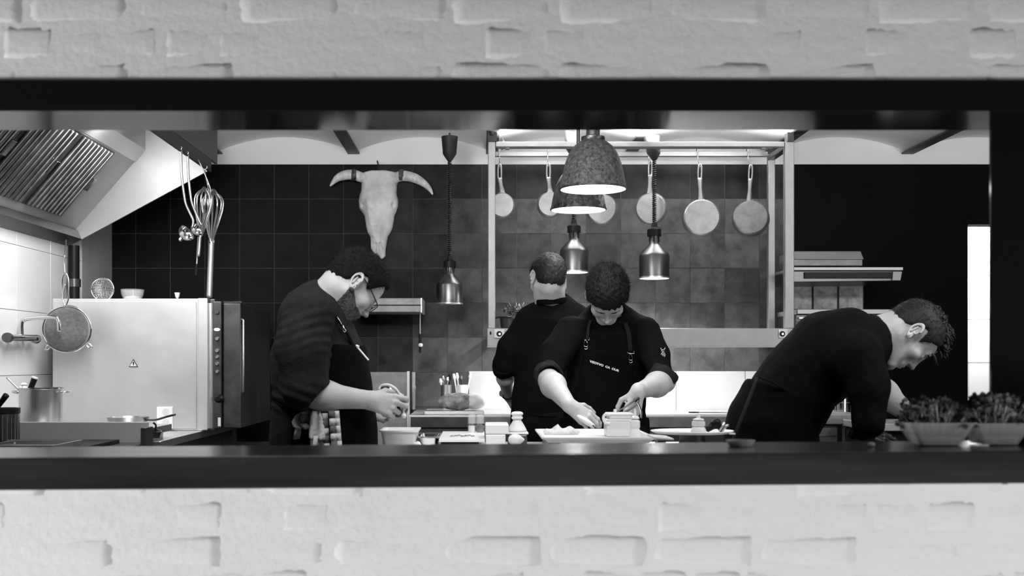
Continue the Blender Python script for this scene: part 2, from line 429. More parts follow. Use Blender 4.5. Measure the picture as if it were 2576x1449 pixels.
# kitchen shell
BW = 6.44; XL = -2.126; XR = 4.3; ZT = 2.42; S = 435.
bwall = MB().box((XL-.1, BW+.0012, 0), (1.826, BW+.12, ZT)).build('wall_back', 'grout', **ST)
DX = (2435-VX)/S
MB().box((1.826, BW-.002, 0), (DX, BW+.12, ZT)).box((DX, BW-.002, EYE+344/S), (XR, BW+.12, ZT)).build('wall_back_black', 'blackwall', **ST)
MB().box((DX-.0, BW-.012, EYE+344/S), (XR, BW-.002, EYE+349/S)).build('trim_1', 'blackwall', **ST)
MB().box((XL-.1, BW, ZT), (XR, BW+.12, 2.75)).build('wall_back_top', 'wallwhite', **ST)
tile_me = []
for k in ('tile', 'tilemid', 'tilep'):
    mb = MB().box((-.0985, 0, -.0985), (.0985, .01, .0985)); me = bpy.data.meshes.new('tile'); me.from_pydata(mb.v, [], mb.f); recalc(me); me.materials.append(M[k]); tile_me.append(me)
for i in range(-12, 9):
    xc = (1300+87.2*(i+.5)-VX)/S
    if xc < XL-.06 or xc > 1.80: continue
    for j in range(8):
        zc = ZT-.2005*(j+.5)
        if zc < .85: continue
        if j >= 6 and xc > -.15: continue  # left of the splash, darker tiles stand in for its shaded end
        glow_step = 0 if xc < -.55 else (1 if xc < -.15 or j == 0 else 2)  # paler tile by column and row paints the lamp glow on the wall
        if xc > -.35 and xc < .0 and j >= 4: glow_step = 2
        if glow_step == 0 and j >= 5 and xc > -1.1: glow_step = 1
        o = bpy.data.objects.new('tile', tile_me[glow_step]); COL.objects.link(o); o.parent = bwall
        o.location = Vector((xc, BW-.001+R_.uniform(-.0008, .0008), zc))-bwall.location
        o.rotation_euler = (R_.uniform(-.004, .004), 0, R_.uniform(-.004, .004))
for k in range(5):
    x0 = -.06+k*.4
    MB().box((x0+.0015, BW-.003, .95), (x0+.3985, BW+.006, EYE+(909-934)/S)).build('splash_panel', 'splash', bwall, bevel=.001)
wleft = MB().box((XL-.12, 2.5, 0), (XL-.012, BW, 2.75)).build('wall_left', 'grout', **ST)
for i in range(6):
    y0 = 4.31+i*.4055-.0
    for j in range(7):
        z0 = .016+j*.3
        y1 = min(y0+.4035, BW-.002)
        MB().box((XL-.013, y0, z0), (XL, y1, z0+.298)).build('tile', 'whitetile', wleft, bevel=.0012)
MB().box((XL-.02, 5.95, 1.35), (XL+.004, BW-.004, 2.2)).build('wall_left_panel', 'greytile', bevel=.001, **ST)
MB().box((XR, 2.5, 0), (XR+.1, 9.2, 2.75)).build('wall_right', 'blackwall', **ST)
MB().box((-2.6, FW+.19, 0), (2.6, FW+.2, 1.0)).build('wall_front_inner', 'blackwall', **ST)
# vaulted ceiling
cb = [(x-VX)/S for x in (200, 545, 890, 1237, 1585, 1935, 2283, 2630, 2977)]
mb = MB()
for a, b in zip(cb[:-1], cb[1:]):
    n = 14; pts = []
    for i in range(n+1):
        t = i/n; pts.append((a+(b-a)*t, 2.492+.085*(1-(2*t-1)**2)))
    v = []; 
    for x, z in pts: v += [(x, 2.5, z), (x, BW, z), (x, BW, 2.75), (x, 2.5, 2.75)]
    f = []
    for i in range(n):
        q = i*4; f += [(q, q+1, q+5, q+4), (q+2, q+3, q+7, q+6)]
    mb.add(v, f)
mb.build('ceiling', 'ceil', smooth='auto', **ST)
for k, x in enumerate(cb):
        MB().box((x-.034, 2.55, 2.478), (x+.034, BW-.002, 2.487)).box((x-.004, 2.55, 2.487), (x+.004, BW-.002, 2.51)).build('ceiling_beam', 'darkbeam', kind='structure')
MB().box((-1.401, 2.6, 2.3255), (-1.387, 5.90, 2.53)).box((-2.0, 5.80, 2.494), (-1.402, 5.90, 2.53)).build('boxed_beam', 'greybeam', kind='structure')
# lit room beyond the doorway
MB().box((DX-.3, 9.0, 0), (XR, 9.1, 2.75)).box((2.2, BW+.13, 2.6), (XR, 9.1, 2.75)).build('wall_back_room', 'wallwhite', **ST)
wr = MB().box((0, 0, 0), (.1, 3.0, 2.6))
A0, A1 = np.array((2.98, 8.55, 0)), np.array((4.0, 6.75, 0)); d = (A1-A0)/np.linalg.norm(A1-A0); nn = np.array((d[1], -d[0], 0)); nn = nn if nn[1] < 0 else -nn
A0 = A0-d*.3
sidew = MB().prism([tuple(A0[:2]), tuple((A0+d*2.6)[:2]), tuple((A0+d*2.6-nn*.1)[:2]), tuple((A0-nn*.1)[:2])], 0, 2.6, 'z').build('wall_side_room', 'grout', **ST)
for i in range(9):
    for j in range(8):
        a = A0+d*(.3*i+.002); b = A0+d*(.3*i+.298)
        if 1.1+.3*j > 3.5: continue
        z0 = .3*j+.07
        p = [tuple((a+nn*.001)[:2]), tuple((b+nn*.001)[:2]), tuple((b+nn*.010)[:2]), tuple((a+nn*.010)[:2])]
        MB().prism(p, z0+.002, z0+.298, 'z').build('tile', 'whitetile' if j > 2 else 'greytile', sidew)
# ================================================================ EXTRACTION HOOD
hood = thing('extraction_hood', 'large slanted stainless steel extraction hood over the stove at left', 'hood', (-1.75, 4.8, 1.875))
HC = 5.76
def hp(px, py): q = P(px, py, HC); return (q[0], q[2])
cheek = [(XL+.002, 1.875), (-1.40, 2.268), (-1.40, 2.49), (XL+.002, 2.49)]
MB().prism(cheek, HC, HC+.012).build('end_panel', 'hoodsteel', hood)
MB().prism(cheek, 3.66, 3.672).build('end_panel', 'hoodsteel', hood)
MB().box((-1.402, 3.66, 2.262), (-1.388, HC+.012, 2.324)).build('front_panel', 'darkbeam', hood)
MB().prism([(XL+.002, 1.875), (-2.055, 1.912), (-2.075, 1.957), (XL+.002, 1.957)], 3.66, HC).build('gutter', 'darksteel', hood, bevel=.002)
q0, q1 = np.array((-2.088, 1.961)), np.array((-1.775, 2.322)); qd = (q1-q0)/np.linalg.norm(q1-q0); qn = np.array((-qd[1], qd[0]))
MB().prism([tuple(q0), tuple(q1), tuple(q1+qn*.01), tuple(q0+qn*.01)], 3.672, HC).build('back_plate', 'hoodsteel', hood)
MB().prism([(-1.778, 2.31), (-1.726, 2.375), (-1.726, 2.49), (-1.93, 2.49)], 3.672, HC).build('lamp_channel', 'steelflat', hood, bevel=.002)
MB().box((-1.72, 3.67, 2.478), (-1.402, HC, 2.49)).build('top_panel', 'hoodsteel', hood)
Lf = np.linalg.norm(q1-q0)
for k in range(4):
    y1 = 5.46-k*.47; y0 = y1-.46
    mbf = MB(); fo = qn*-.004
    def fpt(u, y, h): q = q0+qd*u+(-qn)*h; return (q[0], y, q[1])
    def slab(mb, u0, u1, ya, yb, h0, h1):
        v = [fpt(u, y, h) for h in (h0, h1) for (u, y) in ((u0, ya), (u1, ya), (u1, yb), (u0, yb))]
        mb.add(v, [(0,1,2,3),(7,6,5,4),(0,4,5,1),(1,5,6,2),(2,6,7,3),(3,7,4,0)])
    slab(mbf, .045, Lf-.02, y0, y1, .001, .004)
    fl = mbf.build('filter', 'darksteel', hood, label='dark baffle filter panel')
    nb = 9
    for i in range(nb):
        yc = y0+.02+(y1-y0-.04)*(i+.5)/nb
        m2 = MB(); slab(m2, .05, Lf-.025, yc-.013, yc+.013, .005, .022)
        m2.build('baffle', 'filt', fl, bevel=.006, seg=2)
    m3 = MB(); slab(m3, Lf*.47, Lf*.47+.075, y1-.02-.035, y1-.02, .02, .034)
    m3.build('handle', 'chrome', fl, bevel=.002)
hl = bpy.data.objects['hood_light']
# corner pipe
pp = MB().cyl(P(186, 765, 5.71), P(186, 618, 5.71), .028, n=18).build('drain_pipe', 'black', smooth='auto'); tag(pp, 'thick black pipe rising in the left corner behind the oven', 'pipe')
m = MB().cyl(P(186, 712, 5.71)+(0,0,-.02), P(186, 712, 5.71)+(0,0,.02), .034, n=18); m.build('coupling', 'darksteel', pp, smooth='auto')
# ================================================================ OVEN
OD = 5.33; so = F/OD
def ox(px): return (px-VX)/so
def oz(py): return EYE-(py-VY)/so
ov = thing('combi_oven', 'tall stainless steel oven seen from its side at left, door facing right', 'oven', (ox(330), OD+.4, oz(1083)))
MB().box((ox(131), OD+.004, oz(1083)), (ox(503), OD+.8, oz(751))).build('body', 'steelflat', ov, bevel=.004)
MB().box((ox(136), OD-.004, oz(1078)), (ox(494), OD+.006, oz(758))).build('side_panel', 'steelflat', ov, bevel=.002)
MB().box((ox(498), OD-.006, oz(1083)), (ox(523), OD+.8, oz(750))).build('front_frame', 'steelflat', ov, bevel=.005)
MB().lathe([(.002,0),(.025,0),(.025,.6),(.002,.6)], (ox(527), OD+.02, oz(1083)+.01), 20).build('corner_column', 'steelv', ov, smooth='auto')
MB().box((ox(528), OD+.0, oz(1083)), (ox(541), OD+.8, oz(752))).build('door_seal', 'darksteel', ov, bevel=.004)
cp = MB().box((ox(536), OD-.004, oz(1078)), (ox(557), OD+.16, oz(758))).build('control_panel', 'darksteel', ov, bevel=.004, label='dark control strip with knobs')
for py, sz in ((785, .012), (852, .010), (882, .010), (898, .009), (915, .009), (935, .009)):
    MB().lathe([(.0,0),(sz,0),(sz*.8,.014),(0,.014)], P(547, py, OD-.003), 16, (0,-1,0)).build('knob', 'steel' if py > 800 else 'darksteel', cp, smooth='auto')
MB().lathe([(0,0),(.009,0),(.008,.006),(0,.006)], P(546, 829, OD-.003), 16, (0,-1,0), sq=(.8,1.6)).build('indicator_light', 'lit', cp, smooth='auto')
MB().box((ox(549), OD-.008, oz(1072)), (ox(556), OD-.002, oz(1050))).build('label_plate', 'paper', cp)
MB().lathe([(0,0),(.02,.002),(.024,.03),(.012,.05),(0,.05)], P(554, 1002, OD+.03), 16, (0,-1,0)).build('door_latch', 'black', ov, smooth='auto')
dr = MB().box((ox(558), OD+.02, oz(1078)), (ox(603), OD+.78, oz(762))).build('door', 'darksteel', ov, bevel=.006, label='dark glass oven door')
MB().tube([P(604, 800, OD+.05), P(612, 805, OD+.05), P(612, 985, OD+.05), P(604, 990, OD+.05)], .006, sub=1).build('door_handle', 'steelv', dr, smooth=True)
MB().box((ox(560), OD+.02, oz(762)), (ox(606), OD+.06, oz(757))).build('hinge', 'chrome', dr, bevel=.002)
tri = MB().prism([(ox(325), oz(923)), (ox(348), oz(923)), (ox(336.5), oz(903))], OD-.007, OD-.0045).build('warning_sign', 'black', ov, label='small triangular warning sticker')
MB().prism([(ox(327.5), oz(921.5)), (ox(345.5), oz(921.5)), (ox(336.5), oz(906.5))], OD-.0085, OD-.0072).build('sign_face', 'paper', tri)
MB().prism([(ox(336), oz(919)), (ox(338), oz(919)), (ox(339), oz(913)), (ox(337), oz(909)), (ox(334.5), oz(913)), (ox(336.5), oz(915))], OD-.0100, OD-.0087).build('sign_mark', 'black', tri)
# two sockets on the oven's lower side
for (a, b, c_, d_) in ((396, 1022, 438, 1058), (396, 1062, 438, 1098)):
    pass
sk = MB().box((ox(397), OD-.022, oz(1078)), (ox(437), OD-.005, oz(1023))).build('wall_socket', 'white', bevel=.003); tag(sk, 'pale double socket box on the lower side of the big oven', 'socket')
for py in (1037, 1063):
    MB().lathe([(0,0),(.017,0),(.015,-.004),(0,-.004)], P(417, py, OD-.0225), 18, (0,-1,0)).build('outlet', 'paper', sk, smooth='auto')
# worktop that carries oven, runs forward beside the stove
wt = thing('steel_worktop', 'stainless worktop under the big oven, running towards the stove', 'worktop', (-1.7, 5.1, 0))
MB().box((XL+.002, 4.62, .915), (-1.322, 6.3, oz(1083)-.0005)).build('top', 'steel', wt, bevel=.003)
MB().box((XL+.03, 4.66, .1), (-1.36, 6.25, .914)).build('cabinet', 'darksteel', wt)
for x, y in ((-2.05, 4.7), (-1.4, 4.7), (-2.05, 6.2), (-1.4, 6.2)): MB().cyl((x, y, 0), (x, y, .1), .02, n=12).build('leg', 'steel', wt)
# stove
SD = 4.55; ss = F/SD
st = thing('stove', 'low stainless range with a steel side panel in the left foreground', 'stove', (-1.72, 4.3, 0))
def sp(px, py, D=SD): return P(px, py, D)
MB().box((XL+.002, 3.7, .12), (sp(374,0)[0], SD-.02, .95)).build('body', 'darksteel', st, bevel=.004)
MB().box((XL+.02, SD-.018, .5), (sp(375,0)[0], SD, sp(0,1061)[2])).build('back_panel', 'hoodsteel', st, bevel=.003)
MB().box((sp(372,0)[0], SD-.10, .6), (sp(386,0)[0], SD-.002, sp(0,1066)[2]-.01)).build('side_guard', 'darksteel', st, bevel=.003)
MB().box((XL+.05, 3.8, .951), (-1.45, SD-.06, .965)).build('cooking_grate', 'black', st)
for x, y in ((-2.05, 3.76), (-1.42, 3.76), (-2.05, 4.48), (-1.42, 4.48)): MB().cyl((x, y, 0), (x, y, .12), .02, n=12).build('leg', 'steel', st)
# ledge above the oven counter behind the stove: low shelf for pot and pan
sh = thing('stove_shelf', 'narrow steel shelf behind the stove carrying the tall pot and the frying pan', 'shelf', (-1.72, 4.75, 0))
zs = 1.005
MB().box((XL+.002, SD+.004, zs-.03), (-1.355, SD+.36, zs)).build('board', 'steel', sh, bevel=.002)
for x in (-2.05, -1.40): MB().box((x-.015, SD+.03, .949), (x+.015, SD+.33, zs-.03)).build('bracket', 'steel', sh)
MB().box((XL+.002, SD+.36-.01, zs), (-1.95, SD+.36, zs+.002)).build('back_lip', 'steel', sh)
# ================================================================ LAMPS
def ring_prof(s, pts): return [(r/s, h) for r, h in pts]
def pendant(px, rim_y, D, rpx, lab, m, power, cordpx=0):
    s = F/D; c = P(px, rim_y, D); k = rpx/84/s*1.0
    t = thing('pendant_lamp', lab, 'lamp', c)
    pr = [(84,0),(83.5,3),(80,22),(77,38),(71,64),(62,88),(50,106),(36,118),(24,124)]
    outer = [(r*k, h*k) for r, h in pr]; inner = [((r-2.2)*k, (h-1.5)*k) for r, h in reversed(pr)]
    MB().lathe(outer+inner+[outer[0]], c, 48).build('shade', m, t, smooth='auto')
    MB().lathe([(83.2*k,-.5*k),(85.5*k,0),(85.5*k,3*k),(83*k,4*k)], c, 48).build('rim', 'aged2', t, smooth='auto')
    MB().lathe([((r-2.6)*k, (h-1.2)*k) for r, h in pr], c, 40).build('reflector', 'enamel', t, smooth='auto')
    MB().lathe([(0,2*k),(78*k,2*k),(79*k,8*k),(60*k,20*k),(0,22*k)], c, 40).build('bulb_glass', 'bulb', t, smooth='auto')
    MB().lathe([(0,119*k),(27*k,119*k),(30*k,124*k),(30*k,131*k),(18*k,135*k),(17*k,165*k),(0,165*k)], c, 28).build('collar', 'darksteel', t, smooth='auto')
    top = 2.53-c[2]
    MB().cyl(c+(0,0,160*k), c+(0,0,top), (11*k if not cordpx else cordpx/s), n=12).build('stem', 'darksteel', t, smooth='auto')
    MB().lathe([(0,top-.02),(.045,top-.02),(.045,top),(0,top)], c, 24).build('ceiling_cap', 'darksteel', t, smooth='auto')
    l = spot('pendant_light', c+(0,0,-.012), power, 150, .08, .5); light_under(l, t)
    return t
pendant(1492, 476, 4.33, 84, 'nearer and larger mottled bell shaped pendant lamp, lit', 'aged', 22)
pendant(1455, 528, 5.20, 70, 'further bell pendant lamp with scratched shade, partly hidden by the nearer one', 'aged2', 12, 5)
def heat_lamp(px, bot, D, s_top, can, lab, lit, power, tilt=0, rpx=36):
    s = F/D; c = P(px, bot, D); t = thing('heat_lamp', lab, 'lamp', c, 'heat lamps on coiled cords'); k = rpx/36/s
    pr = [(36,0),(36,52),(34,58),(15,78),(12,82),(12,104)]
    MB().lathe([(r*k,h*k) for r,h in pr]+[((r-1.5)*k,(h-1)*k) for r,h in reversed(pr)]+[(36*k,0)], c, 40).build('shade', 'lampsteel', t, smooth='auto')
    MB().lathe([(36.4*k,-1*k),(37.4*k,0),(37.4*k,3*k),(36*k,3.5*k)], c, 40).build('rim', 'steel', t, smooth='auto')
    MB().lathe([(0,-.5*k),(34.5*k,-.5*k),(33*k,6*k),(0,9*k)], c, 32).build('bulb_glass', 'bulb2' if lit else 'bulbdim', t, smooth='auto')
    MB().lathe([(0,100*k),(17*k,100*k),(17*k,116*k),(8*k,122*k),(6*k,132*k),(0,132*k)], c, 24).build('cap', 'black', t, smooth='auto')
    for a in range(6):
        an = a*math.pi/3+.3; q = c+np.array((math.cos(an)*12.5*k, math.sin(an)*12.5*k, 0))
        MB().cyl(q+(0,0,86*k), q+(0,0,100*k), 1.6*k, n=6).build('vent_rib', 'black', t)
    z0 = c[2]+128*k; top = P(can[0], can[1], D); pts = []; n = int((top[2]-z0)/.011)
    for i in range(n*8+1):
        u = i/(n*8); an = i/8*2*math.pi; x = c[0]+(top[0]-c[0])*u
        pts.append((x+math.cos(an)*.008, D+math.sin(an)*.008, z0+(top[2]-z0)*u))
    MB().tube(pts, .0042, n=5, sub=1).build('coiled_cord', 'rubber', t, smooth=True)
    kk = 36/36/s
    tl = Vector((math.sin(tilt), 0, math.cos(tilt)))
    MB().lathe([(0,-4*kk),(6*kk,-2*kk),(9*kk,2*kk),(17*kk,14*kk),(21*kk,58*kk),(0,60*kk)], top, 18, tuple(tl)).build('cord_reel', 'rubber', t, smooth='auto')
    hk = np.array(top)+np.array(tl)*58*kk
    MB().tube([hk, hk+(0,0,.02), (hk[0], hk[1], 2.50)], .006, sub=1).build('hanger', 'darksteel', t)
    if lit:
        l = spot('heat_light', c+(0,0,-.012), power, 168, .03, .5); light_under(l, t)
heat_lamp(1131, 765, 6.05, 0, (1131, 402), 'unlit steel heat lamp on a coiled cord, left of the pan rack', False, 0, 0, 33)
heat_lamp(1444, 685, 5.95, 0, (1440, 388), 'lit steel heat lamp behind the pendants, beside the cook seen from behind', True, 40, 0, 36)
heat_lamp(1646, 700, 5.95, 0, (1646, 400), 'lit steel heat lamp hanging right of the front cook, before the hanging pans', True, 34, -.12, 38)
# ================================================================ RACK FRAME
rk = thing('pan_rack', 'tall stainless gantry frame with pan rails above the back counter', 'rack', (.85, 6.0, 1.357))
RF, RB = 5.83, 6.2; sF, sB = F/RF, F/RB
def rx(px): return (px-VX)/sF
def rz(py): return EYE-(py-VY)/sF
x0, x1 = rx(1228), rx(1998)
for a, b in ((1228, 1246), (1975, 1998)): MB().box((rx(a), RF, rz(826)), (rx(b), RF+.04, rz(356))).build('post', 'racksteel', rk, bevel=.003)
for px in (1237, 1941): MB().box((P(px-8,0,RB)[0], RB, 1.38), (P(px+9,0,RB)[0], BW-.012, 1.42)).build('wall_bracket', 'racksteel', rk); MB().box((P(px-8,0,RB)[0], RB, 1.38), (P(px+9,0,RB)[0], RB+.036, 2.425)).build('post', 'racksteel', rk, bevel=.003)
MB().box((x0+.04, RF, rz(369)), (x1-.05, RF+.035, rz(356))).build('top_rail', 'racksteel', rk, bevel=.003)
MB().box((x0+.04, RB, P(0,393,RB)[2]), (P(1932,0,RB)[0], RB+.03, P(0,381,RB)[2])).build('pan_rail', 'racksteel', rk, bevel=.003)
for x in (x0+.002, x1-.045): MB().box((x, RF+.04, 2.40), (x+.04, RB, 2.426)).build('side_rail', 'darksteel', rk, bevel=.003)
MB().box((x0-.005, RF-.012, rz(872)), (x1+.01, RF+.1, rz(826))).build('service_channel', 'racksteel', rk, bevel=.003)
MB().box((x0-.006, RF-.016, rz(874)), (x1+.012, RF-.012, rz(871))).build('channel_lip', 'racksteel', rk)
for px, w in ((1256, 13), (1968, 11)):
    s_ = MB().box((rx(px-w), RF-.024, rz(851)), (rx(px+w), RF-.012, rz(829))).build('socket', 'white', rk, bevel=.004, label='white socket plate')
    MB().lathe([(0,0),(.015,0),(.013,-.003),(0,-.003)], P(px, 840, RF-.0245), 18, (0,-1,0)).build('outlet', 'black', s_, smooth='auto')
    MB().lathe([(0,0),(.005,0),(.005,.003),(0,.003)], P(px+1, 840, RF-.0225), 10, (0,-1,0)).build('outlet_pin', 'lit', s_, smooth='auto')
MB().lathe([(0,0),(.010,0),(.010,.003),(0,.003)], P(1234, 838, RF-.0125), 16, (0,-1,0), sq=(1,.5)).build('key_slot', 'black', rk, smooth='auto')
for px, py, D in ((1262, 362, RF+.06), (1958, 376, RB-.03)):
    MB().tube([P(px,py-14,D), P(px+6,py-4,D), P(px-2,py+4,D), P(px+2,py+14,D)], .004).build('hook', 'black', rk, smooth=True)
MB().tube([P(1236,356,RF+.02), P(1236,326,RF-.02)], .012, sub=1).box((rx(1228), RF-.01, rz(356)), (rx(1250), RF+.05, 2.478)).build('ceiling_bracket', 'darkbeam', rk)
MB().box((rx(1980), RF-.01, rz(356)), (rx(1996), RF+.05, 2.478)).build('ceiling_bracket', 'darkbeam', rk)
ul = MB().box((.1, 5.868, 2.405), (1.55, 5.898, 2.43)).build('fill_housing', 'racksteel', rk)  # invented housing for the added uplight, hidden behind the rail
for x in (.15, 1.5): MB().box((x-.01, RF+.03, 2.40), (x+.01, 5.898, 2.405)).build('fill_arm', 'racksteel', rk)  # invented arms holding the added uplight housing
# ---- hanging pans
def pan(px, py, r, hy, hx, D, inner, lab, off=(0, 0)):
    s = F/D; c = P(px, py, D); R0 = r/s; t = thing('frying_pan', lab, 'pan', (c[0], D, c[2]), 'pans hanging from the rack')
    dep = .045
    pr = [(0,0),(R0*.86,0),(R0*.93,.006),(R0,dep),(R0*.985,dep),(R0*.90,.010),(0,.006)]
    ax = np.array((off[0], 1.0, off[1])); ax /= np.linalg.norm(ax)
    MB().lathe(pr, c, 40, tuple(ax)).build('bowl', inner, t, smooth='auto')
    h0 = np.array((c[0], D+dep-.004, c[2]+R0*.98)); h1 = P(hx, hy+34, D); h1[1] = D+.02; h2 = P(hx, hy, D); h2[1] = D+.012
    w = 6.5/s
    d = (h2-h1); 
    MB().tube([h0+(0,-.006,-.02), h0+(0,-.006,.01), (h0+h1)/2+(0,-.004,0), h1], [w*1.6, w*1.1, w*.8, w], n=8, sub=4, flat=.45).build('handle', 'alu', t, smooth=True)
    lp = [h1+(0,0,-.006), h1+(w*.62,0,.006), h2+(w*.55,0,-.012), h2, h2+(-w*.55,0,-.012), h1+(-w*.62,0,.006)]
    MB().tube(lp, w*.36, n=7, sub=4, closed=True).build('hanging_loop', 'alu', t, smooth=True)
    top = P(hx, 388, RB); k0 = h2+(0,0,-.012)
    MB().tube([k0+(0,-.006,.0), k0+(0,.0,-.006), k0+(0,.008,.006), (k0[0], RB-.008, top[2]-.03), (k0[0], RB-.008, top[2]+.028), (k0[0], RB+.012, top[2]+.034), (k0[0], RB+.034, top[2]+.026)], .0028, n=6, sub=4).build('wire_hook', 'steel', t, smooth=True)
    rv = np.array((c[0], D+dep-.012, c[2]+R0*.97))
    for dx in (-1, 1): MB().lathe([(0,0),(.004,0),(.003,.003),(0,.004)], rv+(dx*w*1.0,-.012,-.004), 8, (0,-1,0)).build('rivet', 'steel', t, smooth='auto')
PD = 6.12
pan(1263, 515, 33, 412, 1257, PD, 'alu', 'smallest pan at the left end of the rack, half behind the left post')
pan(1384, 513, 33, 410, 1380, PD, 'alu', 'small pan second from the left, half behind the further pendant')
pan(1513, 524, 40, 408, 1508, PD, 'alu', 'pan whose upper part is hidden by the two pendant lamps', (.12,.0))
pan(1637, 523, 41, 404, 1637, PD, 'alu', 'shallow pan hanging behind the right heat lamp cord', (.22,.05))
pan(1766, 546, 49, 412, 1762, PD, 'alu', 'largest pale round pan, second from the right on the rack', (.05,-.05))
pan(1889, 546, 47, 414, 1890, PD, 'aluin', 'darkened pan at the right end beside the rack post', (.22,-.12))
# ================================================================ SKULL
sk = thing('bull_skull', 'pale horned bull skull mounted on the dark tile wall', 'skull', P(950, 530, 6.39))
SK = 6.34; sks = F/SK
ys = np.array([422, 430, 445, 460, 480, 504, 518, 530, 540, 567, 580, 592, 605, 622, 632, 640, 650])
xl = np.array([930, 903, 903, 906, 902, 898, 900, 908, 914, 917, 921, 928, 929, 929, 936, 948, 955])
xr = np.array([975, 1000, 1003, 996, 996, 1000, 998, 994, 989, 986, 980, 973, 970, 968, 967, 967, 960])
def skull_f(p):
    py = VY-(p[:,2]-EYE)*sks; px = VX+p[:,0]*sks
    l = np.interp(py, ys, xl); r = np.interp(py, ys, xr); cx = (l+r)/2; w = np.maximum(r-l, 6)/2/sks
    dep = np.interp(py, [420, 470, 520, 600, 650], [.055, .085, .080, .048, .022])
    u = (px-cx)/sks
    q = np.sqrt((np.abs(u)/w)**2.6+((p[:,1]-(BW-.01))/dep)**2+1e-9)
    d = (q-1)*np.minimum(w, dep)*.8
    d = smax(d, (py-650)/sks, .01); d = smax(d, (425-py)/sks, .012)
    d = smax(d, p[:,1]-(BW-.012), .004)
    def S(f, k, d): return smax(d, -f(p), k)
    f0 = lambda px_, py_, dy, r_: el(P(px_, py_, BW-.01)+0*np.array((0,0,0)), r_)
    def at(px_, py_, y): q_ = P(px_, py_, SK); q_[1] = y; return q_
    d = S(el(at(909, 514, BW-.078), (.013, .034, .020)), .003, d)
    d = S(el(at(989, 514, BW-.078), (.013, .034, .022)), .003, d)
    d = S(el(at(900, 470, BW-.04), (.012, .03, .04)), .006, d)
    d = S(el(at(999, 478, BW-.04), (.010, .03, .035)), .006, d)
    d = S(rc(at(942, 612, BW-.05), at(939, 630, BW-.03), .010, .012), .002, d)
    d = S(rc(at(955, 612, BW-.05), at(957, 632, BW-.03), .010, .013), .002, d)
    d = S(rc(at(957, 565, BW-.070), at(960, 604, BW-.050), .003, .011), .003, d)
    d = S(rc(at(935, 585, BW-.066), at(932, 612, BW-.040), .003, .009), .003, d)
    d = smin(d, rc(at(925, 505, BW-.085), at(940, 590, BW-.055), .008, .004)(p), .02)
    d = S(rc(at(930, 530, BW-.088), at(936, 570, BW-.078), .006, .006), .02, d)
    d = S(rc(at(919, 478, BW-.093), at(924, 500, BW-.090), .002, .003), .006, d)
    return d+.0012*wav(p, 60, 1)
V, Q = surf(skull_f, (-.72, BW-.13, 1.82), (-.42, BW, 2.40), .004)
mesh_np('cranium', V, Q, 'bone', sk)
def hq(px, py, y): q = P(px, py, SK); q[1] = y; return q
for pts, nm in (([(935,450,BW-.022,9),(905,442,BW-.05,13),(886,437,BW-.065,13),(862,440,BW-.075,12),(845,449,BW-.08,8.5),(829,467,BW-.08,1.5)], 0), ([(970,450,BW-.022,9),(998,442,BW-.05,13),(1016,440,BW-.065,13.5),(1042,446,BW-.075,12),(1066,460,BW-.08,9),(1080,474,BW-.08,6),(1088,488,BW-.08,1.5)], 1)):
    MB().tube([hq(a,b,y) for a,b,y,r in pts], [r/sks for *_, r in pts], n=16, sub=5).build('horn', 'horn', sk, smooth=True)
    a, b = (pts[0], pts[1])
    p0 = hq(894 if nm == 0 else 1004, 438, BW-.062); p1 = hq(882 if nm == 0 else 1016, 438, BW-.065)
    MB().tube([p0, (p0+p1)/2, p1], [14.3/sks, 15/sks, 14.0/sks], n=16, sub=3).build('horn_base', 'aged2', sk, smooth=True)
MB().tube([P(951,427,SK), P(951,415,SK+.03), P(949,405,SK+.07)], .004, n=6).build('hook', 'black', sk, smooth=True)
# ================================================================ LEFT HANGING TOOLS
def rimpt(px): D = 1.40*F/(VX-px); return np.array((-1.40, D, 2.262)), D
def hook(t, p, q):
    p = np.array(p); q = np.array(q)
    MB().tube([p+(.016,0,.012), p+(.016,0,.0), p+(.006,0,-.010), (p+q)/2, q], .0035, n=6, sub=4).build('hook', 'steel', t, smooth=True)
for px, b0, b1, bc, r, lab in ((449, (466,500), (485,552), (472,584), 22, 'long handled steel ladle hanging leftmost from the hood rim'), (466, (482,500), (502,556), (498,575), 18, 'long handled steel ladle hanging just right of the first')):
    rp, D = rimpt(px); s = F/D; t = thing('ladle', lab, 'ladle', P(bc[0], bc[1], D))
    top = rp+(.012,0,.004)
    MB().tube([top, P(px+8, 440, D), P(b0[0]-3, b0[1]-10, D), P(b0[0]+2, b0[1]+14, D), P(b1[0], b1[1], D), P(bc[0]+r*.5, bc[1]-r*.5, D)], [.006]*6, n=8, sub=5, flat=.7).build('handle', 'chrome', t, smooth=True)
    MB().tube([top+(0,0,0), top+(.002,0,.012), top+(-.02,0,.014), top+(-.022,0,.002)], .004, n=6).build('hook_end', 'chrome', t, smooth=True)
    c = P(bc[0], bc[1], D); R0 = r/s; pr = [(R0*math.cos(a), -R0*math.sin(a)) for a in np.linspace(0, math.pi/2, 9)]
    MB().lathe(pr+[(rr*.94, hh*.94) for rr, hh in reversed(pr)]+[pr[0]], c, 28, (.75,-.25,.6)).build('bowl', 'chrome', t, smooth='auto')
    if r > 20: MB().lathe([(0,0),(.011,0),(.009,.018),(0,.022)], P(458, 597, D), 14, (-.5,-.3,-.8)).build('spout', 'chrome', t, smooth='auto')
rp, D = rimpt(517); hp0 = P(517, 436, D)
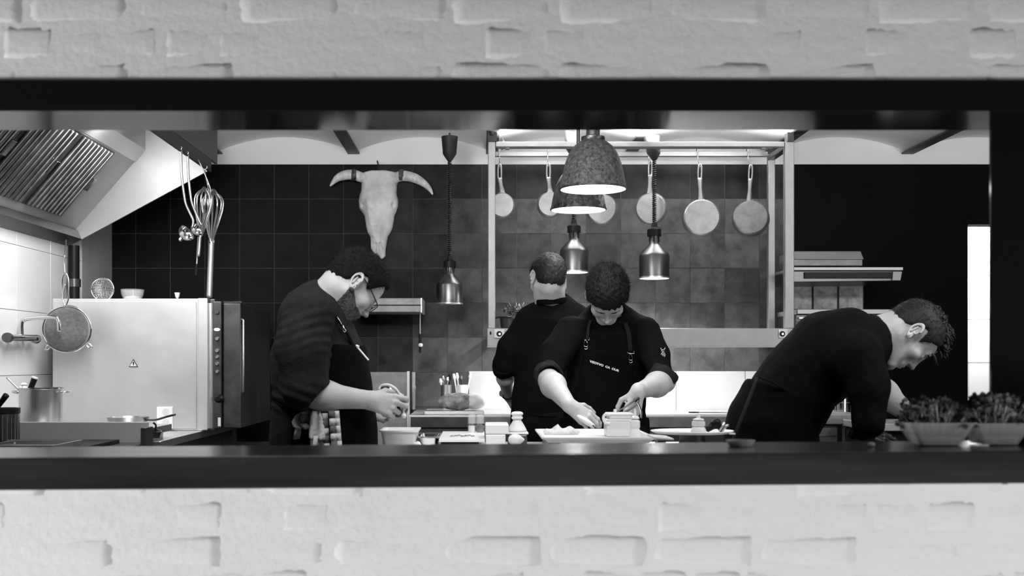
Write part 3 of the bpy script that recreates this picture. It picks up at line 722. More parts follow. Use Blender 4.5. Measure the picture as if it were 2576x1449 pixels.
def whisk(cx, topy, w, joiny, hx, endy, D, lab, lean=0, nw=7, hr=8):
    s = F/D; t = thing('whisk', lab, 'whisk', P(hx, endy, D))
    top = P(cx, topy, D); jn = P(hx+lean, joiny, D); hb = P(hx, endy, D)
    for i in range(nw):
        an = math.pi*i/nw; a = np.array((math.cos(an), math.sin(an), 0))*w/s
        H = top[2]-jn[2]
        L = lambda f, h, sg: jn+(top-jn)*h+a*f*sg
        pts = [L(.06,0,-1), L(.45,.30,-1), L(.92,.66,-1), L(.94,.86,-1), L(.55,.98,-1), L(0,1.02+.012*i,1), L(.55,.98,1), L(.94,.86,1), L(.92,.66,1), L(.45,.30,1), L(.06,0,1)]
        MB().tube(pts, 2.2/s, n=6, sub=4).build('wire_loop', 'chrome', t, smooth=True)
    MB().cyl(jn+(0,0,.01), hb, hr/s, n=16).lathe([(0,-.012),(hr/s*.8,-.008),(hr/s,0)], hb, 16).build('handle', 'steelv', t, smooth='auto')
    MB().lathe([(hr*1.15/s,0),(hr*1.15/s,.012),(hr*.6/s,.03)], jn, 16).build('ferrule', 'chrome', t, smooth='auto')
    return t
w1 = whisk(536, 488, 27, 612, 527, 744, 5.62, 'big balloon whisk hanging head up, long pale handle down to the oven top', 5, 7, 8)
hook(w1, (-1.40, 5.66, 2.262), P(527, 484, 5.62))
w2 = whisk(513, 480, 22, 596, 500, 640, 5.46, 'smaller balloon whisk hanging beside the big one', 4, 6, 4)
MB().tube([P(520,452,5.6), P(524,470,5.6), P(516,482,5.46)], .0035, n=6).build('hook', 'steel', w2, smooth=True)
t = thing('spatula', 'flat steel spatula with thin stem hanging in front of the whisks', 'spatula', P(497, 690, 5.5))
MB().tube([P(528,490,5.5), P(531,510,5.5), P(520,550,5.5), P(506,585,5.5), P(500,594,5.5)], [.008,.010,.010,.012,.016], n=8, flat=.3).build('blade', 'steel', t, smooth=True)
MB().cyl(P(499,596,5.5), P(495,664,5.5), .004, n=8).build('stem', 'steel', t, smooth='auto')
MB().cyl(P(495,664,5.5), P(493,692,5.5), .006, n=8).build('tip', 'black', t, smooth='auto')
MB().tube([(-1.395,5.5,2.275),(-1.38,5.5,2.262),P(528,470,5.5),P(528,492,5.5)], .003, n=6).build('hook', 'steel', t, smooth=True)
# hanging strainer
t = thing('conical_strainer', 'round fine mesh strainer hanging from the hood gutter over the tap', 'strainer', P(168, 828, 5.5))
D = 5.20; s = F/D; c = P(168, 828, D)
pr = [(56/s*math.cos(a), 34/s*math.sin(a)) for a in np.linspace(0, math.pi/2, 10)]
MB().lathe(pr, c, 40, (-.05,-1,.03)).build('mesh_bowl', mat('fine_wire_mesh', .20, .45, metal=.8, bump=.9, bscale=400, var=.3, vscale=60), t, smooth='auto')
MB().tube([c+np.array((math.cos(a)*61/s, 0, math.sin(a)*58/s)) for a in np.linspace(0, 2*math.pi, 24, endpoint=False)], .005, n=8, sub=2, closed=True).build('rim', 'chrome', t, smooth=True)
MB().tube([P(164,770,D), P(157,745,D), P(156,705,D), P(163,688,D), P(172,700,D), P(173,745,D), P(166,768,D)], .004, n=8).build('handle_loop', 'chrome', t, smooth=True)
MB().tube([P(164,690,D), P(162,660,D), P(163,640,D), P(165,622,5.35), P(166,604,5.45)], .003, n=6).build('hook', 'steel', t, smooth=True)
MB().tube([P(160,765,D), P(160,740,D), P(164,715,D)], .003, n=6).build('handle_wire', 'chrome', t, smooth=True)
for px, py, dx in ((125,868,-1), (218,864,1)):
    MB().tube([P(px,py,D), P(px+dx*9,py+3,D), P(px+dx*13,py+10,D), P(px+dx*6,py+11,D), P(px,py+5,D)], .0045, n=8, closed=True).build('rest_lug', 'chrome', t, smooth=True)
# tap
t = thing('wall_tap', 'chrome wall mixer tap with swan neck spout on the white tiles at left', 'tap', (XL+.03, 5.1, 1.38))
MB().cyl((XL+.035, 4.96, P(0,850,5.0)[2]), (XL+.035, 5.24, P(0,850,5.0)[2]+.005), .016, n=18).build('body', 'chrome', t, smooth='auto')
for y in (4.94, 5.25): MB().lathe([(0,0),(.021,0),(.023,.012),(.021,.03),(0,.034)], (XL+.035, y-.017, P(0,850,5.0)[2]), 16, (0,1,0)).build('knob', 'darksteel' if y < 5 else 'chrome', t, smooth='auto')
for y in (5.02, 5.18): MB().cyl((XL, y, P(0,850,5.0)[2]), (XL+.03, y, P(0,850,5.0)[2]), .012, n=12).build('wall_union', 'chrome', t, smooth='auto')
b = np.array((XL+.035, 5.09, P(0,850,5.0)[2])); 
MB().tube([b, (b[0], b[1], P(0,812,5.09)[2]), (b[0]+.02, 5.09, P(0,803,5.09)[2]), P(90,800,5.09), P(134,798,5.09), P(147,806,5.09), P(150,834,5.09)], [.010,.009,.009,.009,.009,.010,.011], n=12, sub=6).build('spout', 'chrome', t, smooth=True)
# oven-top things
zt = oz(751)+.001
t = thing('drum_sieve', 'small round wire sieve standing on edge on the oven, left end', 'sieve', P(258, 749, 5.55)); D = 5.55; s = F/D
c = np.array((P(258,0,D)[0], D, zt+.058))
MB().tube([c+np.array((math.cos(a)*.056,0,math.sin(a)*.056)) for a in np.linspace(0,2*math.pi,20,endpoint=False)], .0035, n=8, sub=2, closed=True).build('rim', 'chrome', t, smooth=True)
mb = MB()
for k in range(-6, 7):
    x = k*.008; h = math.sqrt(max(.052**2-x*x, 1e-6)); mb.tube([c+(x,0,-h), c+(x,.02,0), c+(x,0,h)], .0012, n=4, sub=3); mb.tube([c+(-h,0,x), c+(0,.02,x), c+(h,0,x)], .0012, n=4, sub=3)
o = mb.build('wire_mesh', 'steel', t, smooth=True); o['kind'] = 'stuff'
t = thing('glass_bowl', 'small clear bowl with pale contents on the oven top', 'bowl', (P(333,0,5.6)[0], 5.6, zt)); c = np.array((P(333,0,5.6)[0], 5.6, zt))
MB().lathe([(.03,0),(.045,.01),(.055,.035),(.058,.06),(.056,.06),(.052,.035),(.042,.013),(0,.006)], c, 32).build('bowl', 'glass', t, smooth='auto')
MB().lathe([(0,.008),(.04,.013),(.044,.022),(0,.030)], c, 24).build('flour', 'white', t, smooth='auto')
t = thing('stemmed_glass', 'tiny stemmed glass standing on the oven top near the whisk handle', 'glass', (P(446,0,5.6)[0], 5.6, zt)); c = np.array((P(446,0,5.6)[0], 5.6, zt))
MB().lathe([(0,0),(.014,0),(.004,.004),(.004,.015),(.010,.022),(.014,.044),(.012,.044),(.008,.023),(0,.020)], c, 20).build('cup', 'frost', t, smooth='auto')
MB().lathe([(0,0),(.013,0),(.012,.003),(0,.004)], c, 20).build('foot', 'white', t, smooth='auto')
t = thing('steel_dish', 'low steel dish lying on the oven beside the whisk handle', 'dish', (P(505,0,5.55)[0], 5.55, zt)); c = np.array((P(509,0,5.55)[0], 5.55, zt))
MB().lathe([(0,0),(.03,0),(.04,.008),(.038,.008),(.028,.002),(0,.002)], c, 24).build('dish', 'darksteel', t, smooth='auto')
MB().lathe([(0,0),(.007,.0),(.008,.010),(0,.013)], c+(-.012,-.01,.002), 12).build('knob', 'chrome', t, smooth='auto')
# stock pot with utensils, pans by the stove
t = thing('stock_pot', 'tall steel stock pot with side handle behind the stove panel', 'pot', (P(105,0,4.73)[0], 4.73, zs)); D = 4.73; s = F/D
c = np.array((P(103,0,D)[0], D, zs+.001)); H = EYE-(977-VY)/s-zs; Rr = 52/s
MB().lathe([(0,0),(Rr*.97,0),(Rr,.006),(Rr,H-.004),(Rr+.004,H),(Rr-.002,H),(Rr-.003,.006),(0,.005)], c, 44).build('pot_body', 'steelv', t, smooth='auto')
MB().lathe([(Rr,0),(Rr+.005,.001),(Rr+.005,.005),(Rr,.006)], c+(0,0,H-.003), 44).build('rim', 'chrome', t, smooth='auto')
for sg, px in ((1, 158), (-1, 48)):
    q = c+(sg*Rr, 0, H-.02)
    MB().tube([q+(0,-.025,0), q+(sg*.022,-.022,.004), q+(sg*.03,0,.006), q+(sg*.022,.022,.004), q+(0,.025,0)], .0045, n=8).build('side_handle', 'steel', t, smooth=True)
def stick(name, lab, cat, a, b, r0, r1, m, tip=None):
    t = thing(name, lab, cat, a); a = np.array(a); b = np.array(b)
    MB().tube([a, (a+b)/2, b], [r0, (r0+r1)/2, r1], n=10, sub=3).build('handle', m, t, smooth=True)
    if tip: MB().cyl(b-(b-a)*.05, b+(b-a)*.03, r1*1.03, n=12).build('end_cap', tip, t, smooth='auto')
    return t
stick('knife', 'thin dark handled utensil leaning left out of the stock pot', 'utensil', P(52,985,4.72), P(17,950,4.72), .005, .004, 'steel')
stick('ladle', 'thick black handled ladle leaning right out of the stock pot', 'ladle', P(72,990,4.73), P(88,950,4.73), .011, .013, 'black', 'white')
t = thing('egg_timer', 'small crumpled pale cloth lying on the stock pot rim', 'cloth', P(58, 978, 4.7)); t.name = 'cloth_scrap'
MB().lathe([(0,0),(.018,0),(.012,.012),(.016,.018),(.006,.026),(0,.024)], P(60,978,4.7), 9).build('fold', 'white', t)
MB().lathe([(0,0),(.010,0),(.006,.012),(0,.016)], P(52,979,4.69), 7).build('fold', 'white', t)
t = thing('frying_pan', 'low steel frying pan on the stove shelf, its handle pointing up right', 'pan', (P(322,0,4.75)[0], 4.75, zs)); D = 4.75; s = F/D
c = np.array((P(322,0,D)[0], D, zs+.001)); Rr = 52/s; H = EYE-(1049-VY)/s-zs
MB().lathe([(0,0),(Rr*.85,0),(Rr,H),(Rr*.97,H),(Rr*.83,.004),(0,.004)], c, 40).build('bowl', 'steelv', t, smooth='auto')
MB().tube([c+(Rr*.93,-.02,H-.012), P(392,1056,4.66), P(420,1048,4.62), P(440,1043,4.60)], [.007,.007,.008,.007], n=8, sub=4, flat=.6).build('handle', 'darksteel', t, smooth=True)
for k in range(5): MB().lathe([(0,0),(.012,0),(.010,.008),(0,.010)], c+(-.06+.028*k,-.02,H-.012), 10).build('morsel', 'white' if k % 2 else 'black', t, smooth='auto')
t = thing('sauce_pot', 'small dark handled pan tilted at the right edge of the stove', 'pan', P(385, 1090, 4.62)); 
c = P(376, 1088, 4.63)
MB().lathe([(.0,0),(.028,.002),(.034,.03),(.031,.03),(.026,.006),(0,.005)], P(384,1100,4.645), 24, (.15,-.1,1)).build('bowl', 'darksteel', t, smooth='auto')
MB().tube([P(390,1085,4.64), P(392,1070,4.64), P(386,1064,4.63)], .004, n=8).build('handle', 'black', t, smooth=True)
t = thing('utensil_canister', 'dark ribbed canister on the stove at the left edge', 'canister', (P(8,0,4.3)[0], 4.3, .966)); D = 4.3; s = F/D
c = np.array((P(6,0,D)[0], D, .966)); H = EYE-(1026-VY)/s-.966
MB().lathe([(0,0),(40/s,0),(41/s,.005),(41/s,H),(38/s,H),(38/s,.01),(0,.01)], c, 32).build('body', 'darksteel', t, smooth='auto')
MB().lathe([(41/s,H-.022),(42.5/s,H-.02),(42.5/s,H),(41/s,H)], c, 32).build('band', 'black', t, smooth='auto')
for k in range(12):
    an = -math.pi*(k+.5)/12; q = c+np.array((math.cos(an)*41/s, math.sin(an)*41/s, 0)); MB().cyl(q+(0,0,.012), q+(0,0,H-.026), .0025, n=6).build('rib', 'steelv', t)
stick('spoon', 'black handled spoon leaning out of the dark canister', 'utensil', P(-6,1024,4.3), P(16,994,4.28), .009, .012, 'black')
t = thing('oven_tray', 'flat steel tray lying on the stove behind the ledge at far left', 'tray', (P(60,0,3.95)[0], 3.95, .966))
a, b = P(-60,1113,3.85), P(138,1113,3.85)
MB().box((a[0],3.82,.967), (b[0],4.1,.975)).build('base', 'steel', t)
MB().box((a[0],3.81,.975), (b[0]+.005,3.82,.992)).box((a[0],4.1,.975), (b[0]+.005,4.11,.990)).box((b[0]-.005,3.82,.975), (b[0]+.005,4.1,.991)).build('rim', 'steel', t, bevel=.001)
MB().tube([P(0,1117,3.9), P(25,1112,3.9), P(38,1115,3.9)], .004).build('handle', 'chrome', t, smooth=True)
# ================================================================ BACK WALL FITTINGS
t = thing('wall_shelf', 'steel wall shelf with folded lip on the dark tiles behind the bearded cook', 'shelf', P(975, 785, 6.2)); D = 6.1; s = F/D
a = P(880, 785, D); b = P(1060, 750, D)
MB().box((a[0], D, a[2]+18/s), (b[0], BW-.012, b[2])).build('top_lip', 'shelfsteel', t, bevel=.002)
MB().box((a[0], D+.01, a[2]), (b[0]-.004, BW-.012, a[2]+17/s)).build('tray', 'shelfsteel', t, bevel=.003)
MB().box((b[0]-.003, D-.004, a[2]-.002), (b[0]+.003, BW-.012, b[2]+.001)).build('end_plate', 'steelflat', t)
t = thing('pull_switch', 'thin cord with small white pull switch below the wall shelf', 'switch', P(1059, 880, 6.16))
MB().tube([P(1057,786,6.15), P(1057,840,6.15)], .0022, n=6, sub=1).build('cord', 'paper', t)
MB().cyl(P(1057,840,6.15), P(1057,864,6.15), .008, n=12).cyl(P(1057,872,6.15), P(1057,888,6.15), .007, n=12).build('grip', 'black', t, smooth='auto')
MB().lathe([(0,-.011),(.010,-.008),(.013,0),(.010,.008),(0,.011)], P(1058,868,6.13), 16).build('switch_ball', 'enamel', t, smooth='auto')
# back counter
CT = 1.0; cF = 5.76
bc = thing('back_counter', 'long steel counter along the tiled back wall under the pan rack', 'counter', (.6, 6.1, 0))
MB().box((P(1028,0,cF)[0], cF, CT-.062), (1.80, BW-.012, CT)).build('worktop', 'steelflat', bc, bevel=.003)
MB().box((P(1028,0,cF)[0]+.01, cF-.002, CT-.060), (P(1180,0,cF)[0], cF+.0, CT-.008)).build('front_strip', 'darksteel', bc)
MB().box((P(1180,0,cF)[0]+.001, cF-.002, CT-.060), (1.79, cF+.0, CT-.008)).build('front_strip', 'shelfsteel', bc)
for k in range(5):
    x = P(1035,0,cF)[0]+k*.43
    d_ = MB().box((x+.003, cF+.02, .12), (x+.427, BW-.02, CT-.063)).build('cupboard', 'darksteel', bc, bevel=.003)
    MB().box((x+.02, cF+.008, .15), (x+.41, cF+.02, CT-.09)).build('door', 'darksteel', d_, bevel=.003)
for x in (-.3, .6, 1.7):
    MB().cyl((x, cF+.08, 0), (x, cF+.08, .12), .02, n=12).build('leg', 'steel', bc)
t = thing('steel_side_panel', 'upright stainless panel with folded edge left of the back counter', 'panel', P(975, 1045, 5.9))
MB().box((P(900,0,5.9)[0], 5.9, 0), (P(1024,0,5.9)[0], 5.93, P(0,936,5.9)[2])).build('sheet', 'shelfsteel', t, bevel=.002)
MB().box((P(1024,0,5.9)[0], 5.885, 0), (P(1030,0,5.9)[0], 5.94, P(0,934,5.9)[2])).build('folded_edge', 'steelflat', t, bevel=.001)
t = tag(MB().cyl(P(1039,1030,6.3), P(1039,936,6.3), .014, n=16).build('water_pipe', 'alu', smooth='auto'), 'short vertical metal pipe on the tiles beside the steel side panel', 'pipe')
MB().cyl(P(1039,975,6.3)+(0,0,-.01), P(1039,975,6.3)+(0,0,.01), .017, n=16).build('joint', 'steel', t, smooth='auto')
# bread on board, utensils cans
z = CT+.001
cb_ = tag(MB().box((P(1068,0,5.85)[0], 5.82, z), (P(1218,0,5.85)[0], 6.12, z+.018)).build('cutting_board', 'steelflat', bevel=.004), 'pale cutting board under the loaf on the back counter', 'board')
t = thing('bread_loaf', 'dark crusted oval loaf wrapped at one end on the back counter board', 'bread', P(1153, 1035, 5.96))
c = P(1153, 1013, 5.95); c[2] = z+.019+.046
V, Q = surf(lambda p: el(c, (.112, .07, .046))(p)+.004*wav(p, 55, 3)+.0015*wav(p, 160, 5), c-(.13,.09,.07), c+(.13,.09,.07), .005)
mesh_np('crust', V, Q, 'bread', t)
c2 = c+(.085,0,.0)
V, Q = surf(lambda p: el(c2, (.062, .066, .043))(p)+.003*wav(p, 70, 8), c2-(.09,.09,.07), c2+(.09,.09,.07), .005)
mesh_np('wrapping', V, Q, 'frost', t)
for px, r, mm, us, lab in ((1122, 13, 'steelv', ((1108,952,'white'),(1114,945,'steel'),(1126,948,'steel'),(1131,942,'black')), 'left steel beaker full of knives and spoons on the back counter'), (1162, 13, 'white', ((1141,940,'white'),(1149,938,'white'),(1160,945,'darksteel'),(1184,937,'white')), 'right white beaker full of utensils on the back counter')):
    D = 6.25; s = F/D; c = np.array((P(px,0,D)[0], D, z)); H = EYE-(968-VY)/s-z
    t = thing('utensil_beaker', lab, 'beaker', c)
    MB().lathe([(0,0),(r/s,0),(r/s*1.05,H),(r/s*.97,H),(r/s*.93,.01),(0,.008)], c, 28).build('beaker', mm, t, smooth='auto')
    for q, (ux, uy, um) in enumerate(us):
        a_ = c+((q-1.5)*.010, (q % 2-.5)*.02, .02); b_ = P(ux, uy, D)
        k = thing('spoon' if q % 2 else 'knife', '', 'utensil', a_)
        k['label'] = ['white handled knife', 'bright steel spoon', 'grey bladed spatula knife', 'tallest dark handled spoon'][q]+(' in the left steel beaker' if px == 1122 else ' in the right white beaker')
        m_ = a_+(b_-a_)*.75
        MB().tube([a_, m_, m_+(b_-a_)*.12, b_], [.004,.004,.010,.006], n=8, sub=4, flat=.5).build('blade', um, k, smooth=True)
t = thing('carving_knife', 'long dark knife lying at the right end of the back counter', 'knife', (P(1790,0,5.85)[0], 5.85, z))
a_, b_, c_ = P(1732,1028,5.85), P(1758,1032,5.84), P(1845,1032,5.82)
for q in (a_, b_, c_): q[2] = CT+.012
MB().tube([a_, (a_+b_)/2, b_], [.006,.008,.006], n=8, flat=.5).build('handle', 'black', t, smooth=True)
MB().tube([b_, (b_+c_)/2, c_], [.008,.010,.002], n=8, flat=.25).build('blade', 'darksteel', t, smooth=True)
t = thing('herb_pot', 'small dark pot of herbs standing on the rack channel by the left post', 'pot', (P(1282,0,RF+.04)[0], RF+.04, rz(826)))
s = F/(RF+.04); c = np.array((P(1284,0,RF+.04)[0], RF+.04, rz(825)))
MB().lathe([(0,0),(24/s,0),(27/s,.05),(31/s,.058),(31/s,.062),(25/s,.060),(22/s,.006),(0,.005)], c, 28).build('pot', 'darksteel', t, smooth='auto')
MB().tube([c+(-30/s,0,.055), c+(-36/s,0,.056), c+(-39/s,0,.050)], .005).build('handle', 'black', t, smooth=True)
def leaves(name, c, rad, n, size, m, parent, seed=1, up=.5, flat=.35):
    r = np.random.RandomState(seed); v = []; f = []
    for i in range(n):
        p = r.normal(size=3); p = p/np.linalg.norm(p)*r.uniform(.3, 1)**.5*np.array(rad)+np.array(c)
        d = r.normal(size=3)+np.array((0,0,up)); d /= np.linalg.norm(d); w = np.cross(d, r.normal(size=3)); w /= np.linalg.norm(w); nn_ = np.cross(d, w)
        L = size*r.uniform(.6, 1.4); B_ = L*flat
        o = len(v); v += [p, p+d*L*.5+w*B_+nn_*L*.08, p+d*L-nn_*L*.1, p+d*L*.5-w*B_+nn_*L*.08]; f.append((o,o+1,o+2,o+3))
    o = MB().add(v, f).build(name, m, parent); o['kind'] = 'stuff'; return o
leaves('leaves', c+(.03,0,.085), (.07,.03,.035), 160, .022, 'herb', t, 4)
for k in range(3):
    MB().tube([c+(.01+.02*k,0,.06), c+(.0+.03*k,0,.11), c+(-.01+.04*k,.01,.135)], .003, n=5).build('stem', 'herb', t, smooth=True)
# right-hand canopies and salamander
t = thing('small_canopy', 'stepped steel extraction canopy right of the rack, upper one', 'hood', P(2085, 668, 6.1)); D = 6.12; s = F/D
X0 = P(1999,0,D)[0]
MB().prism([(D, P(0,652,D)[2]), (D+.05, P(0,630,D)[2]), (BW-.004, P(0,630,D)[2]), (BW-.004, P(0,652,D)[2])], X0, P(2173,0,D)[0], 'x').build('upper_face', 'hoodsteel', t, bevel=.002)
MB().box((X0, D+.01, P(0,668,D)[2]), (P(2171,0,D)[0], BW-.004, P(0,652.5,D)[2])).build('lower_face', 'shelfsteel', t, bevel=.002)
t = thing('grill_canopy', 'wide steel canopy with dark underside right of the rack, lower one', 'hood', P(2135, 708, 5.95)); D = 5.95
MB().box((P(1995,0,D)[0], D, P(0,680,D)[2]), (P(2272,0,D)[0], D+.35, P(0,672,D)[2])).build('front_lip', 'hoodsteel', t, bevel=.002)
MB().prism([(P(1995,0,D)[0], P(0,681,D)[2]), (P(2271,0,D)[0], P(0,681,D)[2]), (P(2266,0,D)[0], P(0,706,D)[2]), (P(1998,0,D)[0], P(0,709,D)[2])], D+.02, D+.42).build('housing', 'darksteel', t, bevel=.003)
MB().prism([(P(2248,0,D)[0], P(0,683,D)[2]), (P(2270,0,D)[0], P(0,683,D)[2]), (P(2266,0,D)[0], P(0,705,D)[2]), (P(2246,0,D)[0], P(0,705,D)[2])], D+.005, D+.02).build('end_bracket', 'greytile', t)
MB().box((P(2025,0,D)[0], D+.008, P(0,700,D)[2]), (P(2246,0,D)[0], D+.02, P(0,684,D)[2])).build('filter', 'black', t, bevel=.002)
t = thing('stained_splash_tiles', 'three pale stained wall tiles under the grill canopy', 'tiles', P(2085, 775, 6.3)); D = BW-.02
st_m = mat('stained_pale_tile', .42, .45, var=.55, vscale=26, rnd=.1, vdet=9)
for a_, b_ in ((1985, 2042), (2047, 2106), (2111, 2171)):
    MB().box((P(a_,0,D)[0], D, P(0,778,D)[2]), (P(b_,0,D)[0], BW-.003, P(0,713,D)[2])).build('tile', st_m, t, bevel=.002)
MB().box((P(1985,0,D)[0], D+.006, P(0,778,D)[2]), (P(2174,0,D)[0], BW-.003, P(0,711,D)[2])).build('backing', 'black', t)
t = thing('salamander_grill', 'steel salamander grill behind the bending cook', 'grill', P(2130, 860, 5.9)); D = 5.85
xa, xb = P(2006,0,D)[0], P(2262,0,D)[0]
MB().box((xa, D, P(0,790,D)[2]), (xb, D+.4, P(0,778,D)[2])).build('top', 'hoodsteel', t, bevel=.003)
MB().box((xa, D+.03, P(0,880,D)[2]), (xb-.02, D+.4, P(0,791,D)[2])).build('housing', 'darksteel', t, bevel=.003)
for k in range(3): MB().box((xa+.01, D+.005, P(0,802+9*k,D)[2]), (xb-.02, D+.03, P(0,798+9*k,D)[2])).build('grill_bar', 'steel', t, bevel=.001)
MB().box((xa, D-.005, P(0,850,D)[2]), (P(2040,0,D)[0], D+.03, P(0,822,D)[2])).build('control_plate', 'hoodsteel', t, bevel=.002)
MB().lathe([(0,0),(.012,0),(.010,.015),(0,.016)], P(2012, 832, D-.005), 16, (0,-1,0)).build('knob', 'black', t, smooth='auto')
for x in (xa+.02, xb-.05): MB().box((x-.01, BW-.2, P(0,884,D)[2]), (x+.01, BW-.003, P(0,879,D)[2])).build('wall_bracket', 'steel', t)
MB().box((xa, D+.4, P(0,880,D)[2]), (xb-.02, BW-.003, P(0,870,D)[2])).build('rear_bracket', 'darksteel', t)
# right worktables
t = thing('prep_table', 'steel table behind the bending cook, carrying steel rings', 'table', (P(2100,0,5.1)[0], 5.2, 0)); D = 4.9; s = F/D
z1 = EYE-(1042-VY)/s
MB().box((P(2046,0,D)[0], D, z1-.045), (P(2150,0,D)[0]+.05, D+.7, z1)).build('top', 'shelfsteel', t, bevel=.004)
for a_, b_ in ((2050, 2060), (2127, 2142)):
    for y in (D+.02, D+.64): MB().box((P(a_,0,D)[0], y, 0), (P(b_,0,D)[0], y+.03, z1-.045)).build('leg', 'steel', t, bevel=.002)
MB().box((P(2060,0,D)[0], D+.025, z1-.10), (P(2112,0,D)[0], D+.5, z1-.05)).build('drawer', 'steel', t, bevel=.003)
MB().box((P(2106,0,D)[0], D+.03, .4), (P(2112,0,D)[0], D+.5, z1-.10)).build('divider', 'steel', t)
MB().box((P(2060,0,D)[0], D+.03, .4), (P(2142,0,D)[0], D+.6, .42)).build('lower_shelf', 'darksteel', t)
for k, (px, zo) in enumerate(((2116, 0), (2116, .044))):
    D2 = 5.15; s2 = F/D2; c = np.array((P(px,0,D2)[0], D2, z1+.001+zo))
    o = MB().lathe([(24/s2,0),(24/s2,.042),(22.5/s2,.042),(22.5/s2,0),(24/s2,0)], c, 32).build('ring_mould', 'chrome', smooth='auto')
    tag(o, ['lower', 'upper'][k]+' steel ring mould of the stack on the prep table', 'mould', 'ring moulds')
    MB().lathe([(22/s2,.040),(24.6/s2,.040),(24.6/s2,.0425),(22/s2,.0425),(22/s2,.040)], c, 32).build('rim', 'steel', o, smooth='auto')
o = MB().lathe([(0,0),(18/s2,0),(19/s2,.05),(17.5/s2,.05),(17/s2,.004),(0,.003)], (P(2094,0,5.3)[0], 5.3, z1+.001), 28).build('steel_cup', 'darksteel', smooth='auto'); tag(o, 'small dark steel cup left of the ring moulds', 'cup')
MB().lathe([(18.5/s2,.05),(20/s2,.05),(20/s2,.053),(18.5/s2,.053)], (P(2094,0,5.3)[0], 5.3, z1+.001), 28).build('rim', 'chrome', o, smooth='auto')
t = thing('side_table', 'steel side table at right under the bending cook, dark below', 'table', (P(2400,0,4.8)[0], 4.85, 0)); D = 4.5; s = F/D; z2 = EYE-(1066-VY)/s
MB().box((P(2195,0,D)[0], D, z2-.03), (2.6, D+.37, z2)).build('top', 'shelfsteel', t, bevel=.003)
MB().box((P(2200,0,D)[0], D+.02, .12), (2.58, D+.35, z2-.031)).build('cabinet', 'blackwall', t)
for x in (P(2210,0,D)[0], 2.5): MB().box((x-.02, D+.1, 0), (x+.02, D+.14, .12)).build('leg', 'steel', t)
# ================================================================ ISLAND PASS BENCH
IZ = .955
t = thing('island_bench', 'steel prep bench between the cooks and the serving ledge', 'bench', (.3, 3.9, 0))
MB().box((-.375, 3.1, IZ-.04), (.855, 4.50, IZ)).build('top', 'steelflat', t, bevel=.003)
MB().box((-.35, 3.15, .15), (.83, 4.40, IZ-.041)).build('cabinet', 'darksteel', t)
for x, y in ((-.31,3.2),(.79,3.2),(-.31,4.35),(.79,4.35)): MB().cyl((x,y,0),(x,y,.15),.02,n=12).build('leg', 'steel', t)
zi = IZ+.001
def box_on(name, lab, cat, x0, x1, y0, y1, D, dd, m, bev=.004, z0=None, taper=0, group=None):
    s = F/D; a = P(x0,y1,D); b = P(x1,y0,D); zb = a[2] if z0 is None else z0
    o = MB().prism([(a[0]+taper, zb), (b[0]-taper, zb), (b[0], b[2]), (a[0], b[2])], D, D+dd).build(name, m, bevel=bev)
    return tag(o, lab, cat, group)
# white tub
t = thing('plastic_tub', 'white rectangular plastic tub under the bearded cook\'s hands', 'tub', (P(1003,0,4.15)[0], 4.2, zi)); D = 4.1; s = F/D
a_, b_ = P(958,1083,D), P(1048,1083,D); H = a_[2]-zi
def ringq(x0, x1, y0, y1, z, r=.012, n=4):
    out = []
    for cx, cy, a0 in ((x1-r,y1-r,0),(x0+r,y1-r,90),(x0+r,y0+r,180),(x1-r,y0+r,270)):
        for k in range(n+1):
            an = math.radians(a0+90*k/n); out.append((cx+r*math.cos(an), cy+r*math.sin(an), z))
    return out
def tub(t, x0, x1, y0, y1, z0, z1, m, tp=.01, lip=.006, nm='body'):
    R1 = [ringq(x0+tp, x1-tp, y0+tp, y1-tp, z0), ringq(x0, x1, y0, y1, z1-.006), ringq(x0-lip, x1+lip, y0-lip, y1+lip, z1-.006), ringq(x0-lip, x1+lip, y0-lip, y1+lip, z1), ringq(x0+.003, x1-.003, y0+.003, y1-.003, z1), ringq(x0+tp+.003, x1-tp-.003, y0+tp+.003, y1-tp-.003, z0+.004)]
    return MB().rings(R1).build(nm, m, t, smooth='auto')
tub(t, a_[0], b_[0], D, D+.2, zi, a_[2], 'white')
MB().add([q for q in ringq(a_[0]+.012, b_[0]-.012, D+.012, D+.188, zi+H*.6)], [tuple(range(20))]).build('brine', 'whitem', t)
# small steel tray + white napkin
t = thing('steel_tray', 'small shallow steel tray right of the white tub', 'tray', (P(1078,0,4.2)[0], 4.2, zi)); a_, b_ = P(1054,1098,4.15), P(1103,1098,4.15)
tub(t, a_[0], b_[0], 4.15, 4.33, zi+.012, a_[2], 'chrome', .006, .004); MB().box((a_[0]+.006, 4.16, zi), (b_[0]-.006, 4.32, zi+.012)).build('stand', 'black', t)
for px, w, lab in ((1048, 14, 'crumpled white napkin leaning on the tub corner'), (1074, 15, 'flat white napkin in front of the steel tray')):
    c = P(px, 1118, 4.02); c[2] = zi
    V, Q = surf(lambda p: el(c+(0,0,.012), (w/690*1.1, .03, .022 if px < 1060 else .012))(p)+.004*wav(p, 90, px), c-(.05,.06,.01), c+(.05,.06,.06), .004)
    tag(mesh_np('napkin', V, Q, 'white'), lab, 'napkin')
# marble board on black crate
t = thing('serving_board', 'white marble serving board on a black riser', 'board', (P(1165,0,4.1)[0], 4.2, zi)); D = 4.05; zb = EYE-(1104-VY)/(F/D)
MB().box((P(1106,0,D)[0]+.004, D+.02, zi), (P(1218,0,D)[0]-.02, D+.42, zb-.012)).build('riser', 'black', t)
MB().box((P(1104,0,D)[0], D, zb-.012), (P(1220,0,D)[0], D+.44, zb)).build('slab', 'whitem', t, bevel=.002)
for k in range(7): MB().lathe([(0,0),(.008,0),(.006,.004),(0,.006)], (P(1135+9*k,0,D)[0], D+.12+.02*(k % 3), zb), 8).build('crumb', 'bread', t)
